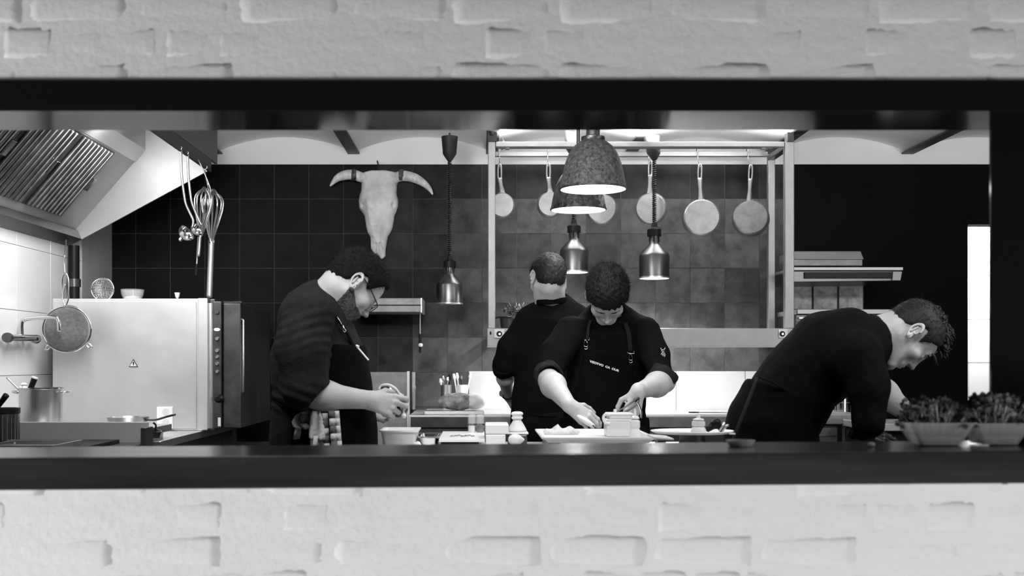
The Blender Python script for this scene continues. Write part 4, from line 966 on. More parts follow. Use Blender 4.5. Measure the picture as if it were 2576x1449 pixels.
# jar stand
for px, lab in ((1187, 'left small glass jar behind the marble board'), (1208, 'right small glass jar with dark filling behind the marble board')):
    D = 4.42; s = F/D; c = np.array((P(px,0,D)[0]+.0, D, zi)); Ht = EYE-(1042-VY)/s-zi
    t = thing('glass_jar', lab, 'jar', c)
    MB().lathe([(0,0),(10/s,0),(10.5/s,.01),(10.5/s,Ht-.012),(9/s,Ht-.004),(9/s,Ht),(8/s,Ht),(8.5/s,.01),(0,.008)], c, 24).build('jar', 'glass', t, smooth='auto')
    MB().lathe([(0,.01),(8.3/s,.01),(8.3/s,Ht*.6),(0,Ht*.6)], c, 20).build('filling', 'black' if px > 1200 else 'white', t, smooth='auto')
    MB().lathe([(9/s,Ht*.62),(11/s,Ht*.62),(11/s,Ht*.68),(9/s,Ht*.68)], c, 24).build('band', 'chrome', t, smooth='auto')
# white boxes
box_on('storage_box', 'lower white box of the stack beside the marble board', 'box', 1222, 1272, 1093, 1120, 4.05, .16, 'white', z0=zi)
a_ = EYE-(1093-VY)/(F/4.05)+.001
box_on('storage_box', 'upper white box with flat lid beside the marble board', 'box', 1221, 1280, 1068, 1093, 4.05, .17, 'white', z0=a_)
o = box_on('storage_box', 'dark crate holding lemons under the knob-capped squeeze bottle', 'box', 1279, 1326, 1094, 1120, 4.08, .14, 'darksteel', z0=zi)
def citrus(px, py, D, lab, r=.026):
    c = P(px, py, D)
    V, Q = surf(lambda p: smin(el(c, (r, r*.85, r*.8))(p), rc(c+(r*.6,0,0), c+(r*1.15,0,0), .008, .004)(p), .012), c-.05, c+.05, .003)
    return tag(mesh_np('lemon', V, Q, 'fish'), lab, 'lemon')
citrus(1296, 1106, 4.04, 'pale lemon in front of the dark crate')
zc = EYE-(1094-VY)/(F/4.08)+.001
MB_ = box_on('bottle_base', '', 'box', 1276, 1330, 1088, 1094, 4.08, .12, 'white', z0=zc); MB_.name = 'small_plate'; tag(MB_, 'thin white plate under the knob-capped squeeze bottle', 'plate')
def bottle(px, top, bot, D, rpx, lab, m='frost', style=0, zb=None):
    s = F/D; c = P(px, bot, D)
    if zb is not None: c[2] = zb
    t = thing('squeeze_bottle', lab, 'bottle', c); H = (P(0,top,D)[2]-c[2]); k = 1/s*rpx
    if style == 0:      # conical body with round knob cap
        MB().lathe([(0,0),(k*.98,0),(k,.005),(k*.98,H*.08),(k*.72,H*.32),(k*.44,H*.54),(k*.40,H*.62),(0,H*.62)], c, 32).build('body', m, t, smooth='auto')
        MB().lathe([(k*.0,H*.60),(k*.50,H*.60),(k*.60,H*.66),(k*.58,H*.72),(k*.46,H*.77),(k*.60,H*.83),(k*.64,H*.90),(k*.52,H*.97),(k*.25,H),(0,H)], c, 28).build('cap', 'white', t, smooth='auto')
    else:
        MB().lathe([(0,0),(k,0),(k*1.02,.008),(k*.85,H*.28),(k*.72,H*.33),(k*.88,H*.38),(k*.86,H*.58),(k*.40,H*.66),(0,H*.66)], c, 32).build('body', m, t, smooth='auto')
        MB().lathe([(0,H*.66),(k*.75,H*.66),(k*.70,H*.72),(k*.28,H*.76),(k*.16,H),(0,H)], c, 20).build('nozzle', 'white', t, smooth='auto')
    return t
bottle(1301, 1035, 1088, 4.13, 24, 'translucent squeeze bottle with bulbous white knob cap left of the front cook', 'frost', 0, zc+ (94-88)/ (F/4.08)*1.0+.001)
# raised serving tray and what stands on it
TZ = 1.037; ty0, ty1 = 3.55, 4.0
t = thing('raised_tray', 'large white rimmed tray raised in front of the front cook', 'tray', (P(1500,0,3.7)[0], 3.75, zi))
tub(t, P(1368,0,3.6)[0], P(1640,0,3.6)[0], ty0, ty1, TZ-.018, TZ, 'white', .012, .008, 'tray')
for x in (P(1395,0,3.6)[0], P(1610,0,3.6)[0]): MB().box((x-.02, ty0+.06, zi), (x+.02, ty1-.06, TZ-.0185)).build('riser', 'darksteel', t, bevel=.003)
TZ2 = TZ-.013
t = thing('plate_stack', 'low stack of steel plates before the raised white tray', 'plates', (P(1500,0,3.3)[0], 3.3, zi))
for k in range(3):
    MB().lathe([(0,0),(.10,0),(.115,.012),(.113,.014),(.098,.004),(0,.004)], (P(1532,0,3.3)[0], 3.32, zi+.022*k), 40).build('plate', 'chrome' if k < 2 else 'white', t, smooth='auto')
for px, w, m_, lab in ((1400, 22, 'black', 'leftmost small black pot under the raised tray edge'), (1440, 22, 'darksteel', 'second small dark pot under the raised tray edge'), (1618, 20, 'white', 'small white pot under the gap between tray and long plates'), (1765, 26, 'white', 'small white pot under the long plates'), (1700, 22, 'darksteel', 'small dark pot under the long plates')):
    D = 3.38; s = F/D; c = np.array((P(px,0,D)[0], D, zi))
    o = thing('small_pot', lab, 'pot', c); MB().lathe([(0,0),(w*.85/s,0),(w/s,.066),(w*.93/s,.066),(w*.8/s,.005),(0,.004)], c, 24).build('pot', m_, o, smooth='auto')
    MB().lathe([(w*.9/s,.064),(w*1.06/s,.064),(w*1.06/s,.069),(w*.9/s,.069)], c, 24).build('rim', 'chrome', o, smooth='auto')
# crumpled bag
c = P(1412, 1080, 3.9); c[2] = TZ2
def bagf(p):
    d = ops([('u', 0, rc(c+(-.05,0,.008), c+(.055,0,.010), .012, .010)), ('u', .02, rc(c+(-.015,0,.01), c+(-.012,0,.036), .018, .002)), ('u', .02, rc(c+(.025,.0,.01), c+(.03,0,.02), .012, .006))])(p)
    return d+.003*wav(p, 110, 2)
V, Q = surf(bagf, c-(.09,.05,.012), c+(.1,.05,.07), .003); tag(mesh_np('crumpled_bag', V, Q, 'frost'), 'crumpled translucent bag on the left end of the raised tray', 'bag')
# white containers with tongs
t = thing('container_stack', 'stack of white lidded containers with handle on the raised tray', 'containers', (P(1560,0,3.8)[0], 3.85, TZ2)); D = 3.78
for k, (a, b, y0, y1) in enumerate(((1526, 1590, 1061, 1079), (1522, 1594, 1056, 1059.5), (1532, 1588, 1047, 1054.5), (1529, 1594, 1041, 1045.5))):
    A, B_ = P(a, y1, D), P(b, y0, D); z0_ = TZ2 if k == 0 else A[2]
    MB().box((A[0], D, z0_), (B_[0], D+.09, B_[2]+.002)).build('container', ('frost', 'white', 'frost', 'white')[k], t, bevel=.003)
MB().tube([P(1534,1066,D), P(1522,1062,D), P(1518,1050,D), P(1524,1042,D), P(1534,1044,D)], .005, n=8).build('handle', 'white', t, smooth=True)
MB().lathe([(0,0),(.006,0),(.005,.014),(0,.015)], P(1547,1040,D+.04), 12).build('knob', 'white', t, smooth='auto')
bottle(1597, 1028, 1080, 3.70, 15, 'opaque white squeeze bottle with pointed nozzle in front of the tongs', 'white', 1, TZ2)
# right long plates
t = thing('long_plate', 'long pale oval platter on the right part of the bench', 'platter', (P(1750,0,3.6)[0], 3.62, zi)); D = 3.6; zp = EYE-(1093-VY)/(F/D)
MB().lathe([(0,0),(.12,0),(.136,.008),(.134,.010),(.118,.003),(0,.003)], (P(1750,0,D)[0], 3.66, zp), 44, sq=(1,.8)).build('platter', 'whitem', t, smooth='auto')
MB().cyl((P(1750,0,D)[0], 3.66, zi), (P(1750,0,D)[0], 3.66, zp), .05, .04, n=24).build('foot', 'darksteel', t, smooth='auto')
t = thing('long_plate', 'narrow pale platter left of the oval one, edge tilted', 'platter', (P(1665,0,3.5)[0], 3.6, zi))
MB().box((P(1640,0,3.4)[0], 3.36, zp+.0), (P(1690,0,3.4)[0], 3.5, zp+.006), rot=('Y', .08)).build('platter', 'whitem', t, bevel=.002)
MB().box((P(1655,0,3.4)[0], 3.40, zi), (P(1675,0,3.4)[0], 3.46, zp-.006)).build('foot', 'darksteel', t)
bottle(1757, 1040, 1090, 3.62, 19, 'ribbed translucent squeeze bottle on the oval platter', 'frost', 1, zp+.004)
c = P(1798, 1080, 3.64); c[2] = zp+.006
t = thing('black_pouch', 'black soft pouch lying on the right of the oval platter', 'pouch', c)
V, Q = surf(lambda p: ops([('u', 0, rc(c+(-.020,0,.012), c+(.005,0,.030), .012, .013)), ('u', .01, rc(c+(.005,0,.028), c+(.022,0,.006), .012, .008))])(p)+.002*wav(p, 120, 2), c-(.06,.04,.02), c+(.06,.04,.07), .003); mesh_np('pouch', V, Q, 'black', t)
MB().tube([c+(.012,-.012,.004), c+(.022,-.016,.02), c+(.03,-.010,.03)], .004).build('strap', 'steel', t, smooth=True)
MB().tube([c+(.022,-.012,.002), c+(.034,-.014,.02), c+(.042,-.008,.022)], .004).build('strap', 'steel', t, smooth=True)
o = MB().box((P(1836,1098,3.58)[0], 3.58, zp+.001), (P(1850,0,3.58)[0], 3.60, zp+.006)).build('label_card', 'paper'); tag(o, 'tiny pale card at the right end of the oval platter', 'card')
# ================================================================ ON THE LEDGE
def zl(x): return LED_T+(x+.45)*e+.0005
x = P(1862,0,2.5)[0]
t = thing('white_dish', 'small white dish on the serving ledge, left of the herb tubs', 'dish', (x, 2.5, zl(x)))
MB().lathe([(0,0),(.024,0),(.033,.013),(.031,.013),(.022,.002),(0,.002)], (x, 2.5, zl(x)+.0003), 36).build('dish', 'white', t, smooth='auto')
x = P(2192,0,2.46)[0]; c = np.array((x, 2.46, zl(x)+.005))
V, Q = surf(lambda p: el(c, (.008,.006,.005))(p)+.0012*wav(p, 300, 1), c-.014, c+.014, .001); tag(mesh_np('garlic_clove', V, Q, 'white'), 'tiny pale crumb alone on the serving ledge', 'crumb')
def cress(px, D, w, h, lab, seed, hr, jar=False):
    s = F/D; x = P(px,0,D)[0]; zz = zl(x); c = np.array((x, D, zz)); W_ = w/s/2
    t = thing('herb_tub', lab, 'herbs', c)
    R1 = [ringq(x-W_*.62, x+W_*.62, D-.035, D+.035, zz+.001, .010), ringq(x-W_, x+W_, D-.05, D+.05, zz+h/s, .012), ringq(x-W_*1.05, x+W_*1.05, D-.053, D+.053, zz+h/s, .012), ringq(x-W_*1.05, x+W_*1.05, D-.053, D+.053, zz+h/s+.002, .012), ringq(x-W_*.98, x+W_*.98, D-.049, D+.049, zz+h/s, .012), ringq(x-W_*.60, x+W_*.60, D-.034, D+.034, zz+.002, .010)]
    MB().rings(R1).build('tub', 'clear', t, smooth='auto')
    MB().rings([ringq(x-W_*.60, x+W_*.60, D-.032, D+.032, zz+.003, .010), ringq(x-W_*.66, x+W_*.66, D-.034, D+.034, zz+.020, .010)]).build('growing_mat', 'paper', t, smooth='auto')
    r = np.random.RandomState(seed); mb = MB(); tips = []
    for i in range(420):
        b = c+np.array((r.uniform(-.58,.58)*W_, r.uniform(-.03,.03), .018)); hh = r.uniform(.55,1.0)*hr/s*(1.05-.35*((b[0]-x)/(.6*W_))**2); dx = (b[0]-x)*.55+r.normal()*.008; dy = (b[1]-D)*.6+r.normal()*.006
        e_ = b+(dx, dy, hh-.018); m_ = (b+e_)/2+np.array((-dx*.15+r.normal()*.003, 0, 0)); mb.tube([b, m_, e_], .0009, n=3, sub=1); tips.append(e_)
    o = mb.build('stems', 'herbl', t); o['kind'] = 'stuff'
    v = []; f = []
    for p in tips:
        for q in range(4):
            d = r.normal(size=3)+np.array((0,-.1,.35)); d /= np.linalg.norm(d); w_ = np.cross(d, r.normal(size=3)); w_ /= np.linalg.norm(w_); n_ = np.cross(d, w_); L = r.uniform(.008,.016); B_ = L*.42
            k = len(v); v += [p, p+d*L*.35+w_*B_*.8, p+d*L*.8+w_*B_*.7+n_*.001, p+d*L, p+d*L*.8-w_*B_*.7+n_*.001, p+d*L*.35-w_*B_*.8]; f.append((k,k+1,k+2,k+3,k+4,k+5))
    o = MB().add(v, f).build('leaves', 'herb', t); o['kind'] = 'stuff'
cress(2352, 2.50, 165, 56, 'left clear plastic tub of sprouting herbs on the serving ledge', 3, 108)
cress(2500, 2.50, 150, 54, 'right clear plastic tub of sprouting herbs at the ledge end', 9, 118)
# ================================================================ PEOPLE
def unit(v): v = np.array(v, float); return v/np.linalg.norm(v)
def frame(h, pitch, roll=0):
    h = unit((h[0], h[1], 0)); z = np.array((0,0,1.)); th = math.radians(pitch)
    f = math.cos(th)*h-math.sin(th)*z; u = math.sin(th)*h+math.cos(th)*z; r = np.cross(f, u)
    a = math.radians(roll); r, u = math.cos(a)*r+math.sin(a)*u, math.cos(a)*u-math.sin(a)*r
    return np.stack([r, f, u], 1)              # columns: right, forward, up
def head_sdf(neck_local, neck_r=.055, jaw=1.0, shut=True):
    def cap(a, b, r1, r2=None): return rc(a, b, r1, r2)
    skull = [('u', 0, el((0,-.012,.028), (.0755,.097,.090))), ('u', .02, el((0,.030,.040), (.062,.060,.062))),
             ('u', .03, el((0,.030,-.040), (.058*jaw,.058,.070)))]
    for s in (-1, 1):
        skull += [('u', .025, cap((s*.058*jaw,-.005,-.045), (s*.030*jaw,.066,-.098), .016, .014)),
                  ('u', .022, el((s*.044,.058,-.022), (.022,.022,.018)))]
    skull += [('u', .018, cap((-.012,.074,-.102), (.012,.074,-.102), .016)),
              ('u', .018, cap((-.034,.078,.021), (.034,.078,.021), .010))]
    for s in (-1, 1):
        skull += [('s', .014, el((s*.033,.099,.000), (.018,.016,.012))), ('u', .004, el((s*.032,.0745,.000), (.0135,.0135,.012))),
                  ('s', .003, rc((s*.021,.0905,-.0045), (s*.043,.0845,-.0045), .0010))]
    skull += [('u', .012, cap((0,.088,.012), (0,.101,-.020), .0065, .0085)), ('u', .006, el((0,.106,-.031), (.0105,.0115,.0095)))]
    for s in (-1, 1): skull += [('u', .005, el((s*.0125,.096,-.036), (.0070,.010,.0070))), ('s', .003, el((s*.007,.104,-.0425), (.0035,.005,.004)))]
    skull += [('u', .012, el((0,.078,-.062), (.030,.018,.022))), ('u', .004, rc((-.019,.0870,-.0615), (.019,.0870,-.0615), .0038)), ('u', .005, el((0,.0925,-.060), (.014,.006,.005))),
              ('u', .005, el((0,.0910,-.0725), (.016,.007,.006))), ('s', .002, rc((-.021,.0945,-.0665), (.021,.0945,-.0665), .0014)), ('s', .010, el((0,.101,-.086), (.016,.009,.006)))]
    # ears
    for s in (-1, 1):
        a = math.radians(22*s); Re = np.array(((math.cos(a), math.sin(a), 0), (-math.sin(a), math.cos(a), 0), (0, 0, 1.)))
        tl = math.radians(-12); Rt = np.array(((1,0,0),(0,math.cos(tl),math.sin(tl)),(0,-math.sin(tl),math.cos(tl)))); Rr = Re@Rt
        c = np.array((s*.081,-.016,-.004))
        def earf(p, c=c, Rr=Rr, s=s):
            q = (p-c.astype(f32))@Rr.astype(f32); y, z, x = q[:,1], q[:,2], q[:,0]*s
            wy = np.where(z > 0, .0185, .0185+z*.22); wz = .033
            rr = np.sqrt((y/wy)**2+(z/wz)**2)+1e-6
            dr = (rr-1)*.019
            rim = np.sqrt(np.maximum(np.abs(dr+.002), 0)**2+(x-.004)**2)-.0040
            rim = np.where((y > .006) & (z < .004), np.maximum(rim, 0)+.004, rim)
            disc = np.maximum(dr+.001, np.abs(x+.004)-.0030)
            lobe = el((0,0,0), (.004,.009,.010))(np.stack([q[:,0], q[:,1]-.004, q[:,2]+.028], 1))
            anti = rc((s*.003,-.004,.014), (s*.003,-.006,-.012), .0032, .003)(q)
            trag = rc((s*.001,.011,.0), (s*.003,.010,-.010), .004, .0035)(q)
            d = smin(rim, disc, .003); d = smin(d, lobe, .005); d = smin(d, anti, .003); d = smin(d, trag, .003)
            return smax(d, -el((0,.005,-.004), (.008,.0045,.0065))(q), .002)
        skull.append(('u', .003, earf))
        skull.append(('u', .006, rc((s*.070,-.006,-.012), (s*.079,-.008,-.010), .010, .005)))
    n = np.array(neck_local)
    skull.append(('u', .028, rc((0,-.030,-.050), tuple(n), neck_r, neck_r*1.08)))
    skull.append(('u', .030, rc((0,-.045,-.020), tuple(n+np.array((0,-.012,0))), neck_r*.78, neck_r*.95)))
    return ops(skull)
HL_Y = [-.13,-.105,-.085,-.06,-.038,-.022,-.010,.004,.016,.026,.034,.046,.060,.075,.095]
def hair_sdf(zl, thick, seed, rough=.002, top=.0):
    def f(p):
        d = ops([('u', 0, el((0,-.012,.028), (.0755,.097,.090))), ('u', .02, el((0,.030,.040), (.062,.060,.062))), ('u', .03, el((0,-.045,-.020), (.052,.050,.050)))])(p)
        t = thick*(.35+.65*np.clip((p[:,2]+.01)/.07, 0, 1))+top*np.clip((p[:,2]-.05)/.05, 0, 1)*np.clip((p[:,1]+.04)/.08, 0, 1)
        d = d-t+rough*wav(p, 130, seed)+rough*.6*wav(p, 300, seed+3)
        z = np.interp(p[:,1], HL_Y, zl)+.0035*np.sin(p[:,0]*260+p[:,1]*120)
        return smax(d, z-p[:,2], .006)
    return f
def strands(name, V, Q, Rm, C, m, parent, n, L, comb, jit, zmin, seed, r=.00055, curl=0.0, sel=None):
    rs = np.random.RandomState(seed); tri = V[Q]; cen = tri.mean(1)
    nr = np.cross(tri[:,2]-tri[:,0], tri[:,3]-tri[:,1]); ar = np.linalg.norm(nr, axis=1)+1e-12; nr /= ar[:, None]
    out = cen-np.array((0,-.01,.03)); sgn = np.sign((nr*out).sum(1)); nr *= sgn[:, None]
    w = ar*(cen[:,2] > zmin)
    if sel is not None: w = w*sel(cen)
    ix = rs.choice(len(cen), n, p=w/w.sum()); v = []; f = []
    for i in ix:
        b = cen[i]+rs.normal(size=3)*.001; d = nr[i]+np.array(comb(b))+rs.normal(size=3)*jit; d /= np.linalg.norm(d); l = L*rs.uniform(.5, 1.2)
        b = b-d*.003; s1 = np.cross(d, (0.3,.5,.8)); s1 /= np.linalg.norm(s1); s2 = np.cross(d, s1)
        m1 = b+d*l*.5+s1*curl*l*rs.normal(); e1 = b+d*l+s1*curl*l*rs.normal()*1.5+s2*curl*l*rs.normal()
        o = len(v)
        for c_, rr in ((b, r), (m1, r*.8)):
            for a in (0, 2.094, 4.189): v.append(c_+rr*(math.cos(a)*s1+math.sin(a)*s2))
        v.append(e1)
        for a in range(3): k = (a+1) % 3; f.append((o+a, o+k, o+3+k, o+3+a)); f.append((o+3+a, o+3+k, o+6))
    v = (np.array(v)@Rm.T+C)
    o = MB().add(v, f).build(name, m, parent); o['kind'] = 'stuff'; return o
def hand(Wp, d, n, t, curl, sc=1.0, spread=.0, thumb=((.55,.75,-.35),(.8,.35,-.45),(.9,.0,-.45)), bone=None):
    """primitives for a five-fingered hand. d knuckle direction, n back-of-hand normal, t thumb side, curl angles per finger"""
    Wp = np.array(Wp); d = unit(d); n = unit(np.array(n)-d*np.dot(n, d)); t = unit(np.array(t)-d*np.dot(t, d)-n*np.dot(t, n)); out = []
    offs = (.030, .0105, -.010, -.029); adv = (.088, .092, .087, .078)
    Ls = ((.043,.026,.021), (.047,.030,.022), (.043,.028,.021), (.034,.021,.019)); rad = (.0092, .0094, .0088, .0078)
    out.append(('u', .012, rc(Wp-d*.012, Wp+d*.02, .0255*sc, .024*sc)))
    for i in range(4):
        mcp = Wp+(d*adv[i]+t*offs[i]-n*.002*abs(i-1))*sc
        out.append(('u', .011, rc(Wp+t*offs[i]*.5*sc+d*.012, mcp-n*.004*sc, .0165*sc, .0115*sc)))
        a = 0; p = mcp; dd = unit(d+t*spread*(1.5-i)*.25)
        for j in range(3):
            a += curl[i][j]; v = math.cos(a)*dd-math.sin(a)*n
            q = p+v*Ls[i][j]*sc; r1 = rad[i]*sc*(1-.09*j); r2 = rad[i]*sc*(1-.09*(j+1))
            out.append(('u', .0035 if j else .005, rc(p, q, r1*1.03, r2))); out.append(('u', .003, el(p, (r1*1.06,)*3))); p = q
    tb = Wp+(d*.022+t*.020-n*.010)*sc; p = tb; Lt = (.046,.034,.028); rt = (.0155,.0112,.0100,.0082)
    for j in range(3):
        v = unit(d*thumb[j][0]+t*thumb[j][1]+n*thumb[j][2]); q = p+v*Lt[j]*sc
        out.append(('u', .012 if j == 0 else .004, rc(p, q, rt[j]*sc, rt[j+1]*sc))); p = q
    return out, p
def arm_hand(elbow, r_el, wrist, r_w, handops, h=.0026):
    E = np.array(elbow); Wp = np.array(wrist); m_ = E+(Wp-E)*.30
    lst = [('u', 0, rc(E, m_, r_el, r_el*1.02)), ('u', .03, rc(m_, Wp, r_el*1.0, r_w))]+handops
    return ops(lst)
def bounds(pts, pad): a = np.array(pts); return a.min(0)-pad, a.max(0)+pad
def lowbody(pel, yaw, lean=(0,0), stance=.11, D=None):
    """trouser legs and shoes from pelvis point to the floor"""
    h = unit((math.cos(yaw), math.sin(yaw), 0)); s = np.array((-h[1], h[0], 0)); P0 = np.array(pel)
    L = []; feet = []
    for sg in (-1, 1):
        hip = P0+s*sg*.085; ft = np.array((pel[0]+lean[0], pel[1]+lean[1], 0.))+s*sg*stance+h*sg*.03
        kn = (hip+ft)/2+h*.03; kn[2] = .50; an = ft.copy(); an[2] = .10
        L.append((hip, kn, an)); feet.append((an, h))
    return L, feet
def trousers(parent, pel, L, r=(.105,.075,.06), m='cloth'):
    lst = [('u', 0, el(pel, (.155,.145,.13)))]
    for hip, kn, an in L: lst += [('u', .05, rc(hip, kn, r[0], r[1])), ('u', .03, rc(kn, an, r[1], r[2]))]
    def f(p): return ops(lst)(p)+.004*wav(p, 22, 3)
    pts = [pel]+[q for l in L for q in l]; lo, hi = bounds(pts, .19); lo[2] = .07
    V, Q = surf(f, lo, hi, .014); return mesh_np('trousers', V, Q, m, parent)
def shoes(parent, feet):
    for an, h in feet:
        s = np.array((-h[1], h[0], 0)); Rm = np.stack([h, s, (0,0,1)], 1); c = an.copy(); c[2] = .045
        f = ops([('u', 0, el(c+h*.06, (.14,.048,.043), Rm)), ('u', .03, rc(an+(0,0,.03), c, .048, .045)), ('i', .004, lambda p: .002-p[:,2])])
        V, Q = surf(f, c-.24+(0,0,.19), c+.24, .010); mesh_np('shoe', V, Q, 'black', parent)
def shell_part(f, region, off, thick=.004):
    return lambda p: smax(f(p)-off-thick, region(p), .004)
def person(name, label, head, hframe, neckbase, arms, shirt, sh_b, hand_parts, core, neck_r=.055, jaw=1.0, hs=1.0, h_head=.0024):
    """one body mesh (head, neck, arms, hands, hidden trunk and legs), origin at its feet"""
    nl = (np.array(neckbase)-head)@hframe/hs
    hf = head_sdf(nl, neck_r, jaw)
    lo = np.minimum(np.array((-.10,-.125,-.125)), nl-.07); hi = np.maximum(np.array((.10,.130,.13)), nl+.07)
    Vh, Qh = surf(hf, lo, hi, h_head); meshes = [((Vh*hs)@hframe.T+head, Qh)]
    for f, lo, hi in hand_parts: meshes.append(surf(f, lo, hi, .0024))
    for f, lo, hi, h in core: meshes.append(surf(f, lo, hi, h))
    V, Q = join(*meshes)
    return V, Q
HEADS = {}
def build_head_extras(o, head, Rm, zl, thick, seed, m, n, L, comb, jit, hs=1.0, rough=.002, curl=0.0, top=0.0, sel=None, r=.00055):
    f = hair_sdf(zl, thick, seed, rough, top)
    V, Q = surf(f, (-.115,-.15,-.11), (.115,.14,.17), .0032)
    ho = mesh_np('hair', (V*hs)@Rm.T+head, Q, m, o)
    s_ = strands('strands', V*hs, Q, Rm, head, m, ho, n, L, comb, jit, -.2, seed, r, curl, sel)
    return ho
def make_person(label, foot, V, Q, skin='skin'):
    me_loc = Vector(foot)
    o = mesh_np('person', V, Q, skin, None, keep=1, label=label, category='person')
    if 'keep' in o: del o['keep']
    o.data.transform(Matrix.Translation(-me_loc)); o.location = me_loc
    return o
rp_ = lambda px, D: px*D/F
# ---------------------------------------------------------------- bearded cook at left, in profile
def cook_left():
    D0 = 3.9; Hd = P(889, 718, 3.89); Rm = frame((math.cos(.40), math.sin(.40)), 50)
    nb = P(812, 770, 3.90)
    pel = P(803, 1150, 3.93); pel[2] = .93
    Lg, feet = lowbody(pel, 0.0, (-.02, 0))
    # near arm (his right)
    el_n = P(768, 990, 3.66); w_n = P(924, 1006, 3.74)
    cur = [(.45,.85,.5),(.6,1.0,.6),(.95,1.1,.7),(1.0,1.2,.8)]
    h1, _ = hand(w_n, (.93,.15,-.20), (.05,-1,.28), (.2,.1,1), cur, 1.02, .3, ((.75,.60,-.35),(.95,.15,-.30),(.95,-.25,-.2)))
    fn = arm_hand(el_n, .046, w_n, .030, h1)
    lo, hi = bounds([el_n, w_n, w_n+(.22,0,-.05), w_n+(.1,.12,.12)], .09)
    # far arm (his left)
    el_f = P(800, 1000, 4.10); w_f = P(925, 1032, 4.02)
    cur2 = [(.5,.9,.6),(.6,.95,.6),(.7,1.0,.6),(.8,1.0,.6)]
    h2, _ = hand(w_f, (.95,-.25,-.25), (.1,.75,-.75), (.1,.6,.8), cur2, 1.0, .3, ((.6,.7,-.2),(.85,.3,-.3),(.95,0,-.3)))
    ff = arm_hand(el_f, .042, w_f, .028, h2)
    lo2, hi2 = bounds([el_f, w_f, w_f+(.2,-.1,-.08), w_f+(.1,.05,.1)], .08)
    trunk = ops([('u',0,rc(P(805,830,3.9), P(805,1100,3.92), .11, .12)), ('u',.03,rc(P(790,800,3.76), P(775,900,3.70), .05,.05)), ('u',.03,rc(P(775,900,3.70), el_n, .05, .045)), ('u',.03,rc(P(800,800,4.05), el_f, .05, .042))]+[('u',.04,rc(a,b,.08,.055)) for a,b,c in Lg]+[('u',.03,rc(b,c,.055,.04)) for a,b,c in Lg])
    lo3, hi3 = bounds([P(700,780,3.6), P(930,1000,4.2), Lg[0][2], Lg[1][2]], .1)
    V, Q = person('', '', Hd, Rm, nb, None, None, None, [(fn, lo, hi), (ff, lo2, hi2)], [(trunk, lo3, hi3, .018)], .060, 1.06)
    foot = (pel[0]-.02, pel[1], 0)
    o = make_person('bearded cook in profile with glasses and black shirt peeling a dark vegetable', foot, V, Q)
    shoes(o, feet); trousers(o, pel, Lg)
    # shirt
    tors = [(P(792,812,3.9), rp_(94,3.9)), (P(800,910,3.9), rp_(119,3.9)), (P(810,990,3.9), rp_(122,3.9)), (P(806,1100,3.92), rp_(127,3.92))]
    cc = (P(800,950,3.9), (1,1.18,1)); shn = P(779,790,3.70); elS = P(766,975,3.66)
    cuffn = P(812, 1001, 3.67); cuffd = unit(w_n-el_n)
    lst = [('u',0,chain(tors, cc)), ('u',.05,rc(shn, P(758,880,3.66), rp_(66,3.7), rp_(64,3.66))), ('u',.03,rc(P(758,880,3.66), elS, rp_(64,3.66), rp_(58,3.66))),
           ('u',.02,rc(elS, cuffn, rp_(55,3.66), rp_(40,3.67))), ('u',.05,rc(P(800,790,4.06), P(810,900,4.16), .085,.075)), ('u',.03,rc(P(810,900,4.16), el_f, .075,.062)),
           ('u',.05,rc(P(800,770,3.9), P(808,752,3.9), rp_(62,3.9), rp_(46,3.9)))]
    base = ops(lst)
    ax = unit(elS-shn)
    def wr(p):
        q = p-shn.astype(f32); u = q@ax.astype(f32)
        near = np.exp(-((q[:,1]+.03)/.12)**2)*np.clip(.5+.8*wav(p, 9, 4), 0, 1)
        sh_ = np.exp(-((u-.07)/.08)**2)
        return .0050*near*sh_*np.sin(u*190+q[:,0]*45+2*np.sin(q[:,0]*25))+.003*wav(p, 26, 2)+.004*np.exp(-((p[:,2]-EYE+.13)/.05)**2)*np.sin(p[:,2]*170+p[:,0]*60)
    def shf(p):
        d = base(p)+wr(p)
        d = smax(d, -rc(cuffn-cuffd*.02, cuffn+cuffd*.12, rp_(33,3.67), rp_(38,3.67))(p), .003)
        cpl = P(803, 1000, 3.67).astype(f32); nrm_ = unit((.77,-.05,-.64)).astype(f32); cut = np.maximum(np.maximum(-((p-cpl)@nrm_), np.linalg.norm(p-(cpl+nrm_*.05), axis=1)-.125), p[:,1]-3.728)
        d = smax(d, -cut, .004)
        d = smax(d, -rc(nb+(0,0,-.01), Hd, rp_(42,3.9), rp_(62,3.9))(p), .006)
        return d
    lo4, hi4 = bounds([P(660,720,3.6), P(950,1130,4.25)], .06)
    V, Q = surf(shf, lo4, hi4, .0065); s_ = mesh_np('shirt', V, Q, 'cloth2', o)
    # collar
    cn = P(806, 757, 3.9); a_ = unit(np.array((.45,0,.9)))
    b1 = unit(np.cross(a_, (0,1,0))); b2 = np.cross(a_, b1); ring = []
    rr = rp_(57,3.9)
    V_, Q_ = surf(lambda p: smax(np.abs(rc(P(795,776,3.9), P(826,724,3.9), rp_(62,3.9), rp_(47,3.9))(p))-.0045, np.abs((p-cn.astype(f32))@a_.astype(f32)+.10*(p[:,0]-cn[0]))-.021, .003)+.0015*wav(p, 40, 1), cn-.14, cn+.14, .004)
    mesh_np('collar', V_, Q_, 'cloth', s_)
    # apron: front bib and skirt
    tb_ = ops(lst[:1]+lst[6:])
    ap = shell_part(tb_, lambda p: np.maximum(P(822,0,3.9)[0]-p[:,0]-.25*np.clip(.95-p[:,2],0,.2), p[:,2]-P(0,868,3.9)[2]), .004)
    skirt = chain([(P(812,1010,3.92), rp_(122,3.92)), (P(812,1100,3.92), rp_(130,3.92)), (np.array((pel[0]+.02,3.93,.62)), .17)], cc)
